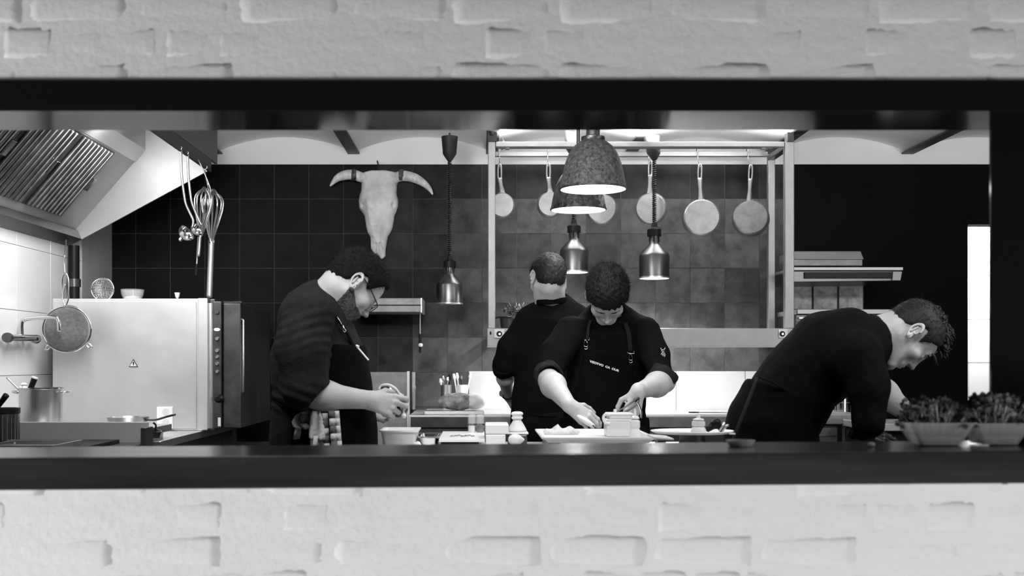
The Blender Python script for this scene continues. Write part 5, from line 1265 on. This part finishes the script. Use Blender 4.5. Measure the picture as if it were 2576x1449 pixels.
    def apf(p):
        d2 = smax(skirt(p)-.012, np.maximum(P(752,0,3.9)[0]-p[:,0], np.maximum(p[:,2]-P(0,1000,3.9)[2], .55-p[:,2])), .004)
        return np.minimum(ap(p), d2)+.002*wav(p, 30, 4)
    lo5, hi5 = bounds([P(690,850,3.65), P(950,1000,4.15), (pel[0], 3.93, .55)], .09)
    V, Q = surf(apf, lo5, hi5, .0075); a_o = mesh_np('apron', V, Q, 'apron', o)
    MB().tube([P(686,998,3.82), P(720,1014,3.70), P(750,1030,3.69)], .006, n=6).tube([P(684,1004,3.84), P(716,1024,3.72), P(748,1044,3.70)], .005, n=6).build('waist_tie', 'apron', a_o, smooth=True)
    MB().tube([P(820,768,3.80), P(846,800,3.76), P(866,826,3.77), P(888,868,3.80)], .009, n=8, flat=.4).build('neck_strap', 'apron', a_o, smooth=True)
    MB().tube([P(862,818,3.75), P(866,827,3.745), P(870,831,3.75), P(865,835,3.75), P(862,829,3.75)], .0022, n=6, closed=True).build('strap_clip', 'chrome', a_o, smooth=True)
    MB().tube([P(848,797,3.755), P(854,806,3.75), P(859,816,3.75)], .0016, n=6).build('strap_clip', 'chrome', a_o, smooth=True)
    MB().cyl(P(898,872,3.775), P(927,906,3.775), .0028, n=8).build('pen', 'enamel', a_o, smooth='auto')
    MB().cyl(P(896,869,3.775), P(903,872,3.772), .0035, n=8).build('pen_clip', 'enamel', a_o, smooth='auto')
    # hair
    zl_ = [-.045,-.048,-.044,-.036,-.022,.018,.034,.036,.022,.008,.014,.038,.064,.085,.088]
    build_head_extras(o, Hd, Rm, zl_, .014, 5, 'hair', 2600, .016, lambda b: (0,.5,.0), .45)
    # beard
    hf = head_sdf((np.array(nb)-Hd)@Rm, .060, 1.06)
    def bf(p):
        x = np.abs(p[:,0]); y, z = p[:,1], p[:,2]
        side = np.interp(y, [-.02,.0,.02,.05,.08,.12], [-.035,-.028,-.036,-.052,-.050,-.050])
        reg = np.maximum(z-side, -.012-y-.25*(z+.05)); reg = np.maximum(reg, -(z+.125))
        mouth = el((0,.092,-.066), (.019,.018,.0065))(p)
        d = smax(hf(p)-.0028-.0012*wav(p, 330, 2), reg, .006); d = smax(d, -mouth, .003); return smax(d, -(hf(p)+.003), .001)
    V, Q = surf(bf, (-.09,-.04,-.135), (.09,.12,.0), .0026); bo = mesh_np('beard', V@Rm.T+Hd, Q, 'beard', o)
    strands('strands', V, Q, Rm, Hd, 'hair', bo, 1300, .006, lambda b: (0,.2,-.8), .5, -.2, 4, .0004)
    # glasses
    T = lambda q: (np.array(q)@Rm.T)+Hd
    mb = MB()
    for s in (-1, 1):
        pts = [T((s*.033+math.cos(a)*.025*(1 if abs(math.cos(a)) < .8 else 1), .104-.10*(abs(s*.033+math.cos(a)*.025))**1.5, -.004+math.sin(a)*.019)) for a in np.linspace(0, 2*math.pi, 14, endpoint=False)]
        mb.tube(pts, .0017, n=6, sub=2, closed=True)
    mb.tube([T((-.009,.104,.002)), T((0,.107,.005)), T((.009,.104,.002))], .0017, n=6)
    g = mb.build('glasses', 'black', o, smooth=True)
    for s in (-1, 1):
        MB().tube([T((s*.058,.098,.006)), T((s*.066,.092,.008)), T((s*.079,.045,.016)), T((s*.083,.0,.022)), T((s*.083,-.016,.018)), T((s*.080,-.030,.0))], .0021, n=6, sub=4).build('temple_arm', 'black', g, smooth=True)
        ln = [T((s*.033+math.cos(a)*.024, .1035-.10*(abs(s*.033))**1.5, -.004+math.sin(a)*.018)) for a in np.linspace(0, 2*math.pi, 16, endpoint=False)]
        MB().add(ln, [tuple(range(16))]).build('lens', 'clear', g)
    # towel
    tw = thing('checked_towel', 'grey and white checked towel hanging at the bearded cook\'s hip', 'towel', P(790, 1120, 3.66))
    D = 3.70
    def cloth(pts, nm, m_, w, wave=0, dd=D, th=.004):
        mbc = MB(); top = []; 
        for k, (x, y, wd) in enumerate(pts):
            c_ = P(x, y, dd); row = []
            for j in range(9):
                u = j/8-.5; row.append((c_[0]+u*wd/F*dd, dd-.012+.010*math.sin(u*wave+k*.7)*(.5+k*.3)+.03*u*u, c_[2]))
            top.append(row)
        v = [q for r in top for q in r]; n = len(top); f = []
        for i in range(n-1):
            for j in range(8): f.append((i*9+j, i*9+j+1, (i+1)*9+j+1, (i+1)*9+j))
        o_ = MB().add(v, f).build(nm, m_, tw, smooth=True); so_ = o_.modifiers.new('thickness', 'SOLIDIFY'); so_.thickness = th; return o_
    cloth([(778,1033,26),(762,1048,36),(752,1062,30),(758,1072,34),(768,1078,28)], 'fold', 'towel', 0, 9, 3.69)
    cloth([(752,1070,8),(750,1084,12),(746,1104,15)], 'fold', 'towel', 0, 3, 3.69)
    cloth([(768,1040,22),(768,1052,26),(769,1064,24)], 'dark_fold', 'towelg', 0, 4, 3.675)
    cloth([(796,1033,22),(797,1050,30),(799,1075,36),(800,1098,40),(802,1106,38)], 'fold', 'towel', 0, 8, 3.67)
    cloth([(800,1096,34),(801,1112,36),(802,1135,38)], 'fold', 'towel', 0, 10, 3.675)
    ys_ = [1033, 1052, 1071, 1090, 1109, 1135]
    for k in range(5):
        cloth([(838+k*1.5,ys_[k],17),(839+k*1.5,ys_[k+1],17)], 'check_band', 'towelg' if k % 2 == 0 else 'towel', 0, 4, 3.665)
        cloth([(818+k*1.2,ys_[k]+6,9),(819+k*1.2,ys_[k+1]+6,9)], 'check_band', 'towel' if k % 2 == 0 else 'towelg', 0, 4, 3.67)
        cloth([(848+k*1.6,ys_[k],5),(849+k*1.6,ys_[k+1],5)], 'check_band', 'towel', 0, 2, 3.668)
    # vegetable with peel
    vc = P(990, 1012, 3.85); vd = unit((.5, .0, -.62))
    vg = thing('dark_vegetable', 'dark glossy vegetable held in the bearded cook\'s hands, half peeled', 'vegetable', vc)
    V, Q = surf(rc(vc-vd*.045, vc+vd*.03, .026, .031), vc-.11, vc+.11, .004); mesh_np('flesh', V, Q, 'aub', vg)
    MB().tube([P(954,980,3.80), P(958,972,3.80), P(968,968,3.79), P(980,969,3.79), P(995,978,3.79), P(1006,993,3.79), P(1013,1010,3.79), P(1015,1030,3.79), P(1017,1050,3.79)], [.003,.004,.005,.005,.005,.004,.004,.004,.003], n=8, sub=4, flat=.5).build('peel_strip', 'fish', vg, smooth=True)
    MB().lathe([(0,0),(.006,.0),(.009,.008),(.006,.016),(0,.018)], P(1016,1052,3.79), 12).build('stalk', 'fish', vg, smooth='auto')
cook_left()
# ---------------------------------------------------------------- cook seen from behind
def cook_back():
    Hd = P(1378, 703, 5.36); Rm = frame((-.30,.95), 18, -6); nb = P(1392, 762, 5.40)
    pel = P(1395, 1150, 5.40); pel[2] = .95
    Lg, feet = lowbody(pel, math.pi/2, (0, 0), .12)
    elb = P(1268, 932, 5.42); wr_ = P(1278, 992, 5.62)
    h1, _ = hand(wr_, (.25,.75,-.45), (-.9,.3,.1), (.2,-.2,.9), [(.6,.9,.5)]*4, 1.0)
    fa = arm_hand(elb, .038, wr_, .028, h1); lo, hi = bounds([elb, wr_, wr_+(.05,.2,-.08)], .09)
    elb2 = P(1520, 930, 5.42); wr2 = P(1490, 985, 5.62)
    h2, _ = hand(wr2, (-.3,.7,-.5), (.9,.2,.2), (-.2,-.2,.9), [(.6,.9,.5)]*4, 1.0)
    fb = arm_hand(elb2, .042, wr2, .029, h2); lo2, hi2 = bounds([elb2, wr2, wr2+(-.05,.2,-.08)], .09)
    shl, shr = P(1315,806,5.42), P(1470,806,5.42)
    trunk = ops([('u',0,rc(P(1390,840,5.42), pel, .075, .08)), ('u',.03,rc(shl, elb, .04, .036)), ('u',.03,rc(shr, elb2, .04, .036))]+[('u',.04,rc(a,b,.08,.055)) for a,b,c in Lg]+[('u',.03,rc(b,c,.055,.04)) for a,b,c in Lg])
    lo3, hi3 = bounds([shl, shr, elb, elb2, Lg[0][2], Lg[1][2]], .12)
    V, Q = person('', '', Hd, Rm, nb, None, None, None, [(fa, lo, hi), (fb, lo2, hi2)], [(trunk, lo3, hi3, .018)], .052)
    o = make_person('cook seen from behind at the back counter, black shirt, short dark hair', (pel[0], pel[1], 0), V, Q)
    shoes(o, feet); trousers(o, pel, Lg)
    cc = (P(1392,900,5.42), (1,.62,1))
    lst = [('u',0,chain([(P(1393,835,5.42), rp_(88,5.42)), (P(1392,930,5.42), rp_(96,5.42)), (P(1390,1010,5.42), rp_(104,5.42)), (P(1388,1110,5.42), rp_(108,5.42))], cc)),
           ('u',.05,rc(P(1395,792,5.42), P(1400,772,5.41), rp_(62,5.42), rp_(40,5.42))),
           ('u',.05,rc(P(1330,812,5.42), P(1288,876,5.42), rp_(37,5.42), rp_(34,5.42))), ('u',.03,rc(P(1288,876,5.42), P(1270,918,5.42), rp_(34,5.42), rp_(31,5.42))),
           ('u',.05,rc(P(1458,808,5.42), P(1500,880,5.42), rp_(37,5.42), rp_(33,5.42))), ('u',.03,rc(P(1500,880,5.42), P(1516,922,5.42), rp_(33,5.42), rp_(30,5.42)))]
    base = ops(lst)
    def f(p):
        d = base(p)+.003*wav(p, 24, 6)
        d = smax(d, -rc(nb-(0,0,.0), Hd, rp_(32,5.4), rp_(46,5.4))(p), .006); return d
    lo4, hi4 = bounds([P(1235,745,5.2), P(1560,1125,5.65)], .05)
    V, Q = surf(f, lo4, hi4, .008); s_ = mesh_np('shirt', V, Q, 'cloth', o)
    for e_, w_, in ((P(1268,922,5.42), wr_), (P(1517,924,5.42), wr2)):
        d_ = unit(w_-e_)
        V, Q = surf(lambda p: smax(np.abs(rc(e_-d_*.02, e_+d_*.05, rp_(27,5.42), rp_(27,5.42))(p))-.006, np.abs((p-(e_+d_*.0).astype(f32))@d_.astype(f32)-.005)-.024, .004)+.002*wav(p, 60, 1), e_-.09, e_+.09, .005)
        mesh_np('rolled_cuff', V, Q, 'cloth', s_)
    # collar band
    cn = nb+(0,0,.0); a_ = unit((-.10,-.10,1))
    V_, Q_ = surf(lambda p: smax(np.abs(rc(nb-(0,0,.03), Hd, rp_(38,5.4), rp_(42,5.4))(p))-.004, np.abs((p-(nb+(0,0,.012)).astype(f32))@a_.astype(f32))-.014, .003), nb-.12, nb+.12, .004)
    mesh_np('collar', V_, Q_, 'cloth', s_)
    # apron ties behind
    MB().tube([P(1300,1040,5.36), P(1390,1048,5.28), P(1480,1040,5.36)], .009, n=8, flat=.4).build('apron_tie', 'apron', o, smooth=True)
    # watch
    dw = unit(wr_-elb); MB().tube([wr_-dw*.01+unit(np.cross(dw,(0,0,1)))*.031*math.cos(a)+unit(np.cross(np.cross(dw,(0,0,1)),dw))*.031*math.sin(a) for a in np.linspace(0,2*math.pi,12,endpoint=False)], .006, n=6, sub=2, closed=True).build('watch_strap', 'black', o, smooth=True)
    MB().lathe([(0,0),(.017,0),(.016,.008),(0,.009)], wr_-dw*.01+(-.028,-.022,0), 18, (-.7,-.6,0)).build('watch_face', 'steel', o, smooth='auto')
    zl_ = [-.088,-.086,-.080,-.068,-.045,.010,.032,.034,.010,-.01,.02,.045,.064,.085,.088]
    build_head_extras(o, Hd, Rm, zl_, .011, 15, 'hair2', 6000, .010, lambda b: (0,-.1,-.8), .35, rough=.0020)
cook_back()
# ---------------------------------------------------------------- front cook, bowed over the tray
def cook_front():
    D0 = 4.72; Hd = P(1527, 743, 4.66); Rm = frame((-.06,-1.0), 67); nb = P(1527, 800, 4.80)
    pel = P(1520, 1150, 4.80); pel[2] = .94
    Lg, feet = lowbody(pel, -math.pi/2, (0, .03), .12)
    # his right arm (picture left)
    e1 = P(1376, 950, 4.62); w1_ = P(1432, 1020, 4.30)
    c1 = [(.30,.55,.3),(.35,.6,.35),(.4,.6,.35),(.45,.6,.35)]
    h1, th1 = hand(w1_, (.80,-.10,-.55), (-.45,-.45,.65), (.55,-.55,.62), c1, .93, .1, ((.55,.70,-.35),(.80,.35,-.45),(.9,.10,-.40)))
    f1 = arm_hand(e1, .047, w1_, .028, h1); lo1, hi1 = bounds([e1, w1_, w1_+(.18,-.06,-.12)], .08)
    # his left arm (picture right)
    e2 = P(1672, 960, 4.62); w2_ = P(1604, 985, 4.36)
    c2 = [(.5,.9,.6),(.6,1.0,.7),(.7,1.0,.7),(.6,.9,.6)]
    h2, th2 = hand(w2_, (-.25,-.15,-.95), (.25,-.95,.10), (-.9,-.2,.3), c2, .92, .0, ((.55,.60,-.45),(.9,.1,-.35),(.95,-.15,-.2)))
    f2 = arm_hand(e2, .047, w2_, .029, h2); lo2, hi2 = bounds([e2, w2_, w2_+(-.06,-.03,-.2)], .08)
    shl, shr = P(1425,836,4.76), P(1632,836,4.76)
    trunk = ops([('u',0,rc(P(1528,870,4.86), pel, .07, .08)), ('u',.03,rc(shl, e1, .04, .036)), ('u',.03,rc(shr, e2, .04, .036))]+[('u',.04,rc(a,b,.08,.055)) for a,b,c in Lg]+[('u',.03,rc(b,c,.055,.04)) for a,b,c in Lg])
    lo3, hi3 = bounds([shl, shr, e1, e2, Lg[0][2], Lg[1][2]], .12)
    V, Q = person('', '', Hd, Rm, nb, None, None, None, [(f1, lo1, hi1), (f2, lo2, hi2)], [(trunk, lo3, hi3, .018)], .054, .90)
    o = make_person('dark haired cook in apron bowing over the white tray, facing the ledge', (pel[0], pel[1]+.03, 0), V, Q)
    shoes(o, feet); trousers(o, pel, Lg)
    cc = (P(1528,900,4.82), (1,.60,1))
    lst = [('u',0,chain([(P(1533,858,4.82), rp_(98,4.82)), (P(1528,940,4.82), rp_(102,4.82)), (P(1520,1030,4.82), rp_(104,4.82)), (P(1520,1120,4.82), rp_(108,4.82))], cc)),
           ('u',.05,rc(P(1528,822,4.82), P(1528,800,4.80), rp_(64,4.8), rp_(46,4.8))),
           ('u',.05,rc(P(1436,836,4.76), P(1398,890,4.70), rp_(42,4.7), rp_(38,4.7))), ('u',.03,rc(P(1398,890,4.70), P(1376,944,4.63), rp_(38,4.7), rp_(34,4.63))),
           ('u',.05,rc(P(1622,836,4.76), P(1648,895,4.70), rp_(40,4.7), rp_(34,4.7))), ('u',.03,rc(P(1648,895,4.70), P(1664,946,4.63), rp_(34,4.7), rp_(30,4.63)))]
    base = ops(lst)
    def f(p):
        d = base(p)+.003*wav(p, 24, 9)+.002*wav(p, 55, 4)
        return smax(d, -rc(nb+(0,0,.01), Hd, rp_(38,4.8), rp_(50,4.7))(p), .006)
    lo4, hi4 = bounds([P(1335,770,4.55), P(1715,1130,5.0)], .05)
    V, Q = surf(f, lo4, hi4, .007); s_ = mesh_np('shirt', V, Q, 'cloth', o)
    for e_, w_, r_ in ((P(1379,945,4.61), w1_, 33), (P(1668,947,4.61), w2_, 31)):
        d_ = unit(w_-e_) if r_ == 33 else unit((-.55,-.3,-.75))
        V, Q = surf(lambda p: smax(np.abs(rc(e_-d_*.02, e_+d_*.05, rp_(r_,4.6), rp_(r_,4.6))(p))-.007, np.abs((p-e_.astype(f32))@d_.astype(f32))-.026, .005)+.003*wav(p, 55, 2), e_-.10, e_+.10, .005)
        mesh_np('rolled_cuff', V, Q, 'cloth2', s_)
    cn = P(1527, 806, 4.78)
    V_, Q_ = surf(lambda p: smax(np.abs(rc(nb-(0,0,.04), nb+(0,0,.05), rp_(46,4.8), rp_(42,4.8))(p))-.005, np.abs((p-nb.astype(f32))@unit((0,-.35,1)).astype(f32))-.022, .003), nb-.13, nb+.13, .004)
    mesh_np('collar', V_, Q_, 'cloth', s_)
    sf = lambda px, py: np.array(P(px, py, 4.6))
    # apron
    zb = P(0,905,4.62)[2]
    def reg(p):
        hw = np.interp(p[:,2], [.5, 1.10, 1.16, 1.30], [.20, .17, .125, .10])
        return np.maximum(np.maximum(np.abs(p[:,0]-(P(1528,0,4.7)[0]))-hw, p[:,2]-P(0,892,4.66)[2]+.12*(p[:,0]-P(1528,0,4.7)[0])), p[:,1]-4.82)
    ap = shell_part(base, reg, .006, .004)
    skirt = chain([(P(1520,1050,4.82), rp_(104,4.82)), (P(1520,1120,4.82), rp_(110,4.82)), (np.array((pel[0], 4.82, .6)), .18)], cc)
    apf = lambda p: np.minimum(ap(p), smax(skirt(p)-.014, np.maximum(p[:,1]-4.83, np.maximum(.52-p[:,2], p[:,2]-P(0,1050,4.8)[2])), .004))+.0015*wav(p, 35, 4)
    lo5, hi5 = bounds([P(1390,880,4.6), P(1660,1100,4.9), (pel[0], 4.82, .53)], .07)
    V, Q = surf(apf, lo5, hi5, .0075); a_o = mesh_np('apron', V, Q, 'apron', o)
    # find the cloth surface along a view ray so straps and stitching lie on it
    def onsurf(px, py, off=.006):
        y = np.linspace(4.35, 4.95, 241); pts = np.array([P(px, py, t) for t in y], f32); v = np.minimum(base(pts), apf(pts)); i = int(np.argmax(v < 0)) if (v < 0).any() else 120
        return np.array(P(px, py, y[i]-off))
    for a, cl in (((1486,805),(1480,822),(1478,840),(1475,856)), (1474,864)), (((1572,812),(1580,835),(1584,860),(1586,884)), (1587,898)):
        MB().tube([onsurf(*q) for q in a], .010, n=8, flat=.25).build('strap', 'cloth2', a_o, smooth=True)
        c_ = onsurf(cl[0], cl[1], .012); k = 4.6/F
        ck = MB()
        ck.tube([c_+np.array((-9*k,0,14*k)), c_+np.array((-7*k,0,10*k)), c_+np.array((8*k,0,9*k)), c_+np.array((8*k,0,15*k))], .0016, n=6)
        ck.tube([c_+np.array((-1*k,0,9*k)), c_+np.array((-5*k,0,-2*k)), c_+np.array((-4*k,0,-7*k)), c_+np.array((3*k,0,-8*k)), c_+np.array((4*k,0,-1*k))], .0020, n=6, closed=True)
        ck.tube([c_+np.array((3*k,0,-8*k)), c_+np.array((4*k,0,-13*k)), c_+np.array((-2*k,0,-15*k)), c_+np.array((-4*k,0,-12*k))], .0018, n=6)
        ck.build('strap_clip', 'chrome', a_o, smooth=True)
    # stitched wording across the bib
    A_, B_ = onsurf(1484, 908, .010), onsurf(1558, 933, .010)
    cu = bpy.data.curves.new('wording', 'FONT'); cu.body = 'VZOTVO  CA  OUR'; cu.size = .0245; cu.extrude = .0006; cu.offset = .0015
    to = bpy.data.objects.new('stitched_wording', cu); COL.objects.link(to)
    me = bpy.data.meshes.new_from_object(to); bpy.data.objects.remove(to)
    co = np.array([v.co for v in me.vertices]); Lx = co[:,0].max(); x_ = B_-A_; Lw = np.linalg.norm(x_); x_ = x_/Lw; up = unit(np.array((0,0,1))-x_*x_[2]); nr_ = np.cross(x_, up)
    for v, q in zip(me.vertices, co): v.co = Vector(A_+x_*q[0]*Lw/Lx+up*(q[1]-.010)*.48+nr_*(q[2]+.002))
    finish('stitched_wording', me, 'print', a_o)
    # sleeve emblem and pen pocket
    c_ = onsurf(1668, 886, .006); k = 4.65/F
    em = MB(); em.tube([c_+np.array((-6*k,0,11*k)), c_+np.array((-3*k,0,6*k)), c_+np.array((4*k,0,8*k)), c_+np.array((5*k,0,12*k))], .0013, n=5)
    em.tube([c_+np.array((-3*k,0,6*k)), c_+np.array((-3*k,0,2*k)), c_+np.array((3*k,0,3*k))], .0013, n=5)
    em.tube([c_+np.array((math.cos(a)*5*k,0,-7*k+math.sin(a)*6*k)) for a in np.linspace(0,2*math.pi,8,endpoint=False)], .0014, n=5, closed=True)
    em.tube([c_+np.array((math.cos(a)*2*k,0,-7*k+math.sin(a)*2.5*k)) for a in np.linspace(0,2*math.pi,6,endpoint=False)], .0014, n=5, closed=True)
    em.build('sleeve_emblem', 'print', s_, smooth=True)
    zl_ = [-.055,-.055,-.048,-.042,-.028,.012,.028,.030,.006,-.012,.012,.040,.052,.062,.066]
    build_head_extras(o, Hd, Rm, zl_, .017, 25, 'hair', 5200, .012, lambda b: (b[0]*4, -.5, .1), .40, rough=.003, top=.0, r=.0006)
    ho = [c for c in o.children if c.name.startswith('hair')][0]; V_, Q_ = surf(hair_sdf(zl_, .012, 25), (-.115,-.15,-.11), (.115,.14,.17), .005)
    strands('spikes', V_, Q_, Rm, Hd, 'hair', ho, 300, .026, lambda b: (b[0]*2, -.75, .2), .30, -.2, 77, .0014, 0, lambda c: (c[:,2] > .045)*(c[:,1] < -.01)*1.)
    # eyebrows
    T = lambda q: (np.array(q)@Rm.T)+Hd
    for s in (-1, 1): MB().tube([T((s*.012,.0925,.018)), T((s*.030,.0925,.023)), T((s*.050,.0800,.018))], [.0030,.0036,.0018], n=6, flat=.6).build('eyebrow', 'hair', o, smooth=True)
    # fish piece and tongs
    tip = w1_+unit((.80,-.10,-.55))*.13
    fp = thing('fish_fillet', 'pale fish piece held in the front cook\'s right hand', 'food', P(1475,1060,4.27))
    V, Q = surf(lambda p: el(P(1474,1060,4.27), (.042,.016,.012), np.array(frame((1,0),0)) if False else np.array(((.85,0,.53),(0,1,0),(-.53,0,.85))))(p)+.001*wav(p, 150, 2), P(1474,1060,4.27)-.07, P(1474,1060,4.27)+.07, .003); mesh_np('fillet', V, Q, 'fish', fp)
    MB().tube([P(1492,1070,4.25), P(1503,1078,4.23), P(1512,1078,4.21)], .004, n=6).build('skin_edge', 'darksteel', fp, smooth=True)
    tg = thing('kitchen_tongs', 'dark steel tongs held in the front cook\'s left hand over the containers', 'tongs', P(1560,1040,4.1))
    for pts in (((1606,1000),(1590,1012),(1566,1028),(1543,1040)), ((1606,1002),(1600,1018),(1578,1034),(1558,1044)), ((1596,1004),(1606,1018),(1613,1036),(1613,1052))):
        MB().tube([P(x,y,4.33-.03*i) for i,(x,y) in enumerate(pts)], [.006,.0055,.005,.004], n=8, sub=4, flat=.5).build('tong_arm', 'darksteel', tg, smooth=True)
    MB().lathe([(0,-.006),(.007,0),(0,.006)], P(1574,1009,4.24), 10, (0,1,0)).build('pivot', 'chrome', tg, smooth='auto')
cook_front()
# ---------------------------------------------------------------- cook at right, bending forward
def cook_right():
    D0 = 3.9; Hd = P(2289, 843, 3.88); Rm = frame((1,-.05), 70); nb = P(2205, 850, 3.90)
    pel = P(1945, 1080, 3.90); pel[2] = 1.02
    Lg, feet = lowbody(pel, 0.0, (.05, 0), .11)
    feet = [(a, h) for a, h in feet]
    # near arm (his right) straight down to the bench, gloved hand
    sh = P(2150, 905, 3.70); en = P(2183, 1050, 3.66); wn = P(2186, 1105, 3.75); 
    gl_w = P(2190, 1082, 3.80)
    h1, _ = hand(P(2160,1092,3.74), (1,.05,-.12), (.1,-.5,.9), (0,.9,.3), [(.3,.5,.3),(.3,.5,.3),(.35,.5,.3),(.4,.5,.3)], .95, .2)
    # far arm (his left) reaching forward
    ef = P(2190, 965, 4.06); wf = P(2296, 1050, 4.12)
    h2, _ = hand(wf, (.85,.1,-.45), (.3,-.3,.9), (.2,-.9,-.1), [(.3,.5,.3)]*4, .95, .2)
    f2 = arm_hand(ef, .050, wf, .029, h2); lo2, hi2 = bounds([ef, wf, wf+(.17,0,-.1)], .09)
    trunk = ops([('u',0,rc(P(1960,1020,3.9), P(2130,870,3.9), .08, .09)), ('u',.03,rc(P(2140,870,4.02), ef, .055, .05)), ('u',.03,rc(sh, P(2183,1040,3.68), .05,.04))]+[('u',.04,rc(a,b,.08,.055)) for a,b,c in Lg]+[('u',.03,rc(b,c,.055,.04)) for a,b,c in Lg])
    lo3, hi3 = bounds([P(1880,780,3.65), P(2240,1080,4.15), Lg[0][2], Lg[1][2]], .1)
    V, Q = person('', '', Hd, Rm, nb, None, None, None, [(f2, lo2, hi2)], [(trunk, lo3, hi3, .018)], .062, .94)
    o = make_person('young curly haired cook bending far forward at right, black jacket, apron', (pel[0]+.05, pel[1], 0), V, Q)
    shoes(o, feet); trousers(o, pel, Lg)
    cc = (P(2000,900,3.9), (1,1.25,1))
    body = chain([(P(1938,1062,3.9), rp_(96,3.9)), (P(1992,950,3.9), rp_(80,3.9)), (P(2078,872,3.9), rp_(90,3.9)), (P(2122,862,3.9), rp_(88,3.9)), (P(2158,868,3.9), rp_(76,3.9))], cc)
    low = chain([(P(1985,1075,3.9), rp_(72,3.9)), (P(2045,985,3.9), rp_(64,3.9)), (P(2100,940,3.9), rp_(62,3.9))], cc)
    lst = [('u',0,body), ('u',.05,low), ('u',.05,rc(P(2165,862,3.9), P(2196,855,3.9), rp_(70,3.9), rp_(50,3.9))),
           ('u',.06,rc(P(2158,900,3.72), P(2184,970,3.68), rp_(66,3.7), rp_(50,3.68))), ('u',.03,rc(P(2184,970,3.68), P(2185,1065,3.66), rp_(46,3.66), rp_(40,3.66))),
           ('u',.06,rc(P(2158,890,4.06), P(2188,950,4.07), rp_(60,4.06), rp_(42,4.07)))]
    base = ops(lst)
    def f(p):
        d = base(p)+.003*wav(p, 24, 12)+.0015*wav(p, 60, 5)
        return smax(d, -rc(nb-(.0,0,0), Hd, rp_(42,3.9), rp_(60,3.9))(p), .006)
    lo4, hi4 = bounds([P(1830,750,3.55), P(2260,1135,4.2)], .05)
    V, Q = surf(f, lo4, hi4, .007); s_ = mesh_np('jacket', V, Q, 'cloth', o)
    a_ = unit(Hd-nb); a_ = unit((.92,0,.30)); cn = P(2204, 850, 3.9)
    V_, Q_ = surf(lambda p: smax(np.abs(rc(cn-a_*.06, cn+a_*.05, rp_(58,3.9), rp_(52,3.9))(p))-.005, np.abs((p-cn.astype(f32))@a_.astype(f32))-.022, .003), cn-.15, cn+.15, .0045)
    mesh_np('collar', V_, Q_, 'cloth2', s_)
    # apron skirt and tie
    sk_ = chain([(P(1962,1010,3.9), rp_(92,3.9)), (P(1940,1075,3.9), rp_(104,3.9)), (np.array((pel[0]+.0, 3.9, .55)), .18)], cc)
    cut = unit((-.75,0,-.66)); c0 = P(1930,955,3.9)
    def apf(p):
        return smax(sk_(p)-.012, np.maximum(.5-p[:,2], (p[:,2]-P(0,968,3.9)[2])+.38*(p[:,0]-P(1925,0,3.9)[0])), .004)+.003*wav(p, 24, 4)
    lo5, hi5 = bounds([P(1840,930,3.7), P(2080,1100,4.1), (pel[0], 3.9, .5)], .09)
    V, Q = surf(apf, lo5, hi5, .008); a_o = mesh_np('apron', V, Q, 'apron', o)
    MB().tube([P(1910,948,3.80), P(1940,960,3.74), P(1965,975,3.735), P(2000,992,3.745)], .007, n=6, flat=.5).build('waist_tie', 'apron', a_o, smooth=True)
    MB().tube([P(1905,950,3.80), P(1882,1010,3.75), P(1858,1070,3.735), P(1844,1110,3.74)], .007, n=6, flat=.5).build('hanging_tie', 'cloth2', a_o, smooth=True)
    MB().lathe([(0,0),(.005,0),(.004,.003),(0,.004)], P(2231,948,3.77), 12, (.5,-.8,0)).build('button', 'enamel', s_, smooth='auto')
    # gloved hand pressed on the bench
    gf = ops([('u',0,rc(P(2184,1055,3.66), P(2178,1090,3.70), .040,.034))]+h1)
    lo6, hi6 = bounds([P(2150,1050,3.6), P(2250,1120,3.8)], .07)
    V, Q = surf(gf, lo6, hi6, .0035); g = mesh_np('black_glove', V, Q, 'black', o, label='glossy black glove pressed on the counter')
    # curly hair, long on top
    zl_ = [-.050,-.050,-.040,-.028,-.010,.020,.034,.036,.014,-.006,.020,.045,.058,.070,.074]
    ho = build_head_extras(o, Hd, Rm, zl_, .010, 35, 'hair2', 3200, .010, lambda b: (0,.2,-.6), .4, rough=.001, r=.0007)
    rs = np.random.RandomState(5); mb = MB()
    T = lambda q: (np.array(q)@Rm.T)+Hd
    for i in range(230):
        a = rs.uniform(-1,1)*.055; y = rs.uniform(-.07,.085); zz = .028+.094*math.sqrt(max(0, 1-(a/.078)**2-((y+.012)/.105)**2))
        b = np.array((a, y, zz)); L = rs.uniform(.022,.040)*(.7+.5*(y > 0)); rr = rs.uniform(.0045,.0085); tw_ = rs.uniform(0, 6.28); dr = unit(np.array((a*5, .9 if y > 0 else .35, .75))+rs.normal(size=3)*.35)
        u1 = unit(np.cross(dr, (0,0,1))); u2 = np.cross(dr, u1); pts = []
        for k in range(6):
            q = k/5; pts.append(T(b+dr*L*q+(u1*math.cos(tw_+q*5)+u2*math.sin(tw_+q*5))*rr*.9*(q*.7+.3)-np.array((0,0,.012))*q*q+(0,.004*q,0)))
        mb.tube(pts, [rr*.55,rr*.7,rr*.7,rr*.6,rr*.4,rr*.12], n=6, sub=2)
    c_o = mb.build('curls', 'hair2', ho, smooth=True); c_o['kind'] = 'stuff'
    for s in (-1, 1): MB().tube([T((s*.012,.0925,.018)), T((s*.030,.0925,.023)), T((s*.050,.0800,.018))], [.0030,.0036,.0018], n=6, flat=.6).build('eyebrow', 'hair2', o, smooth=True)
cook_right()
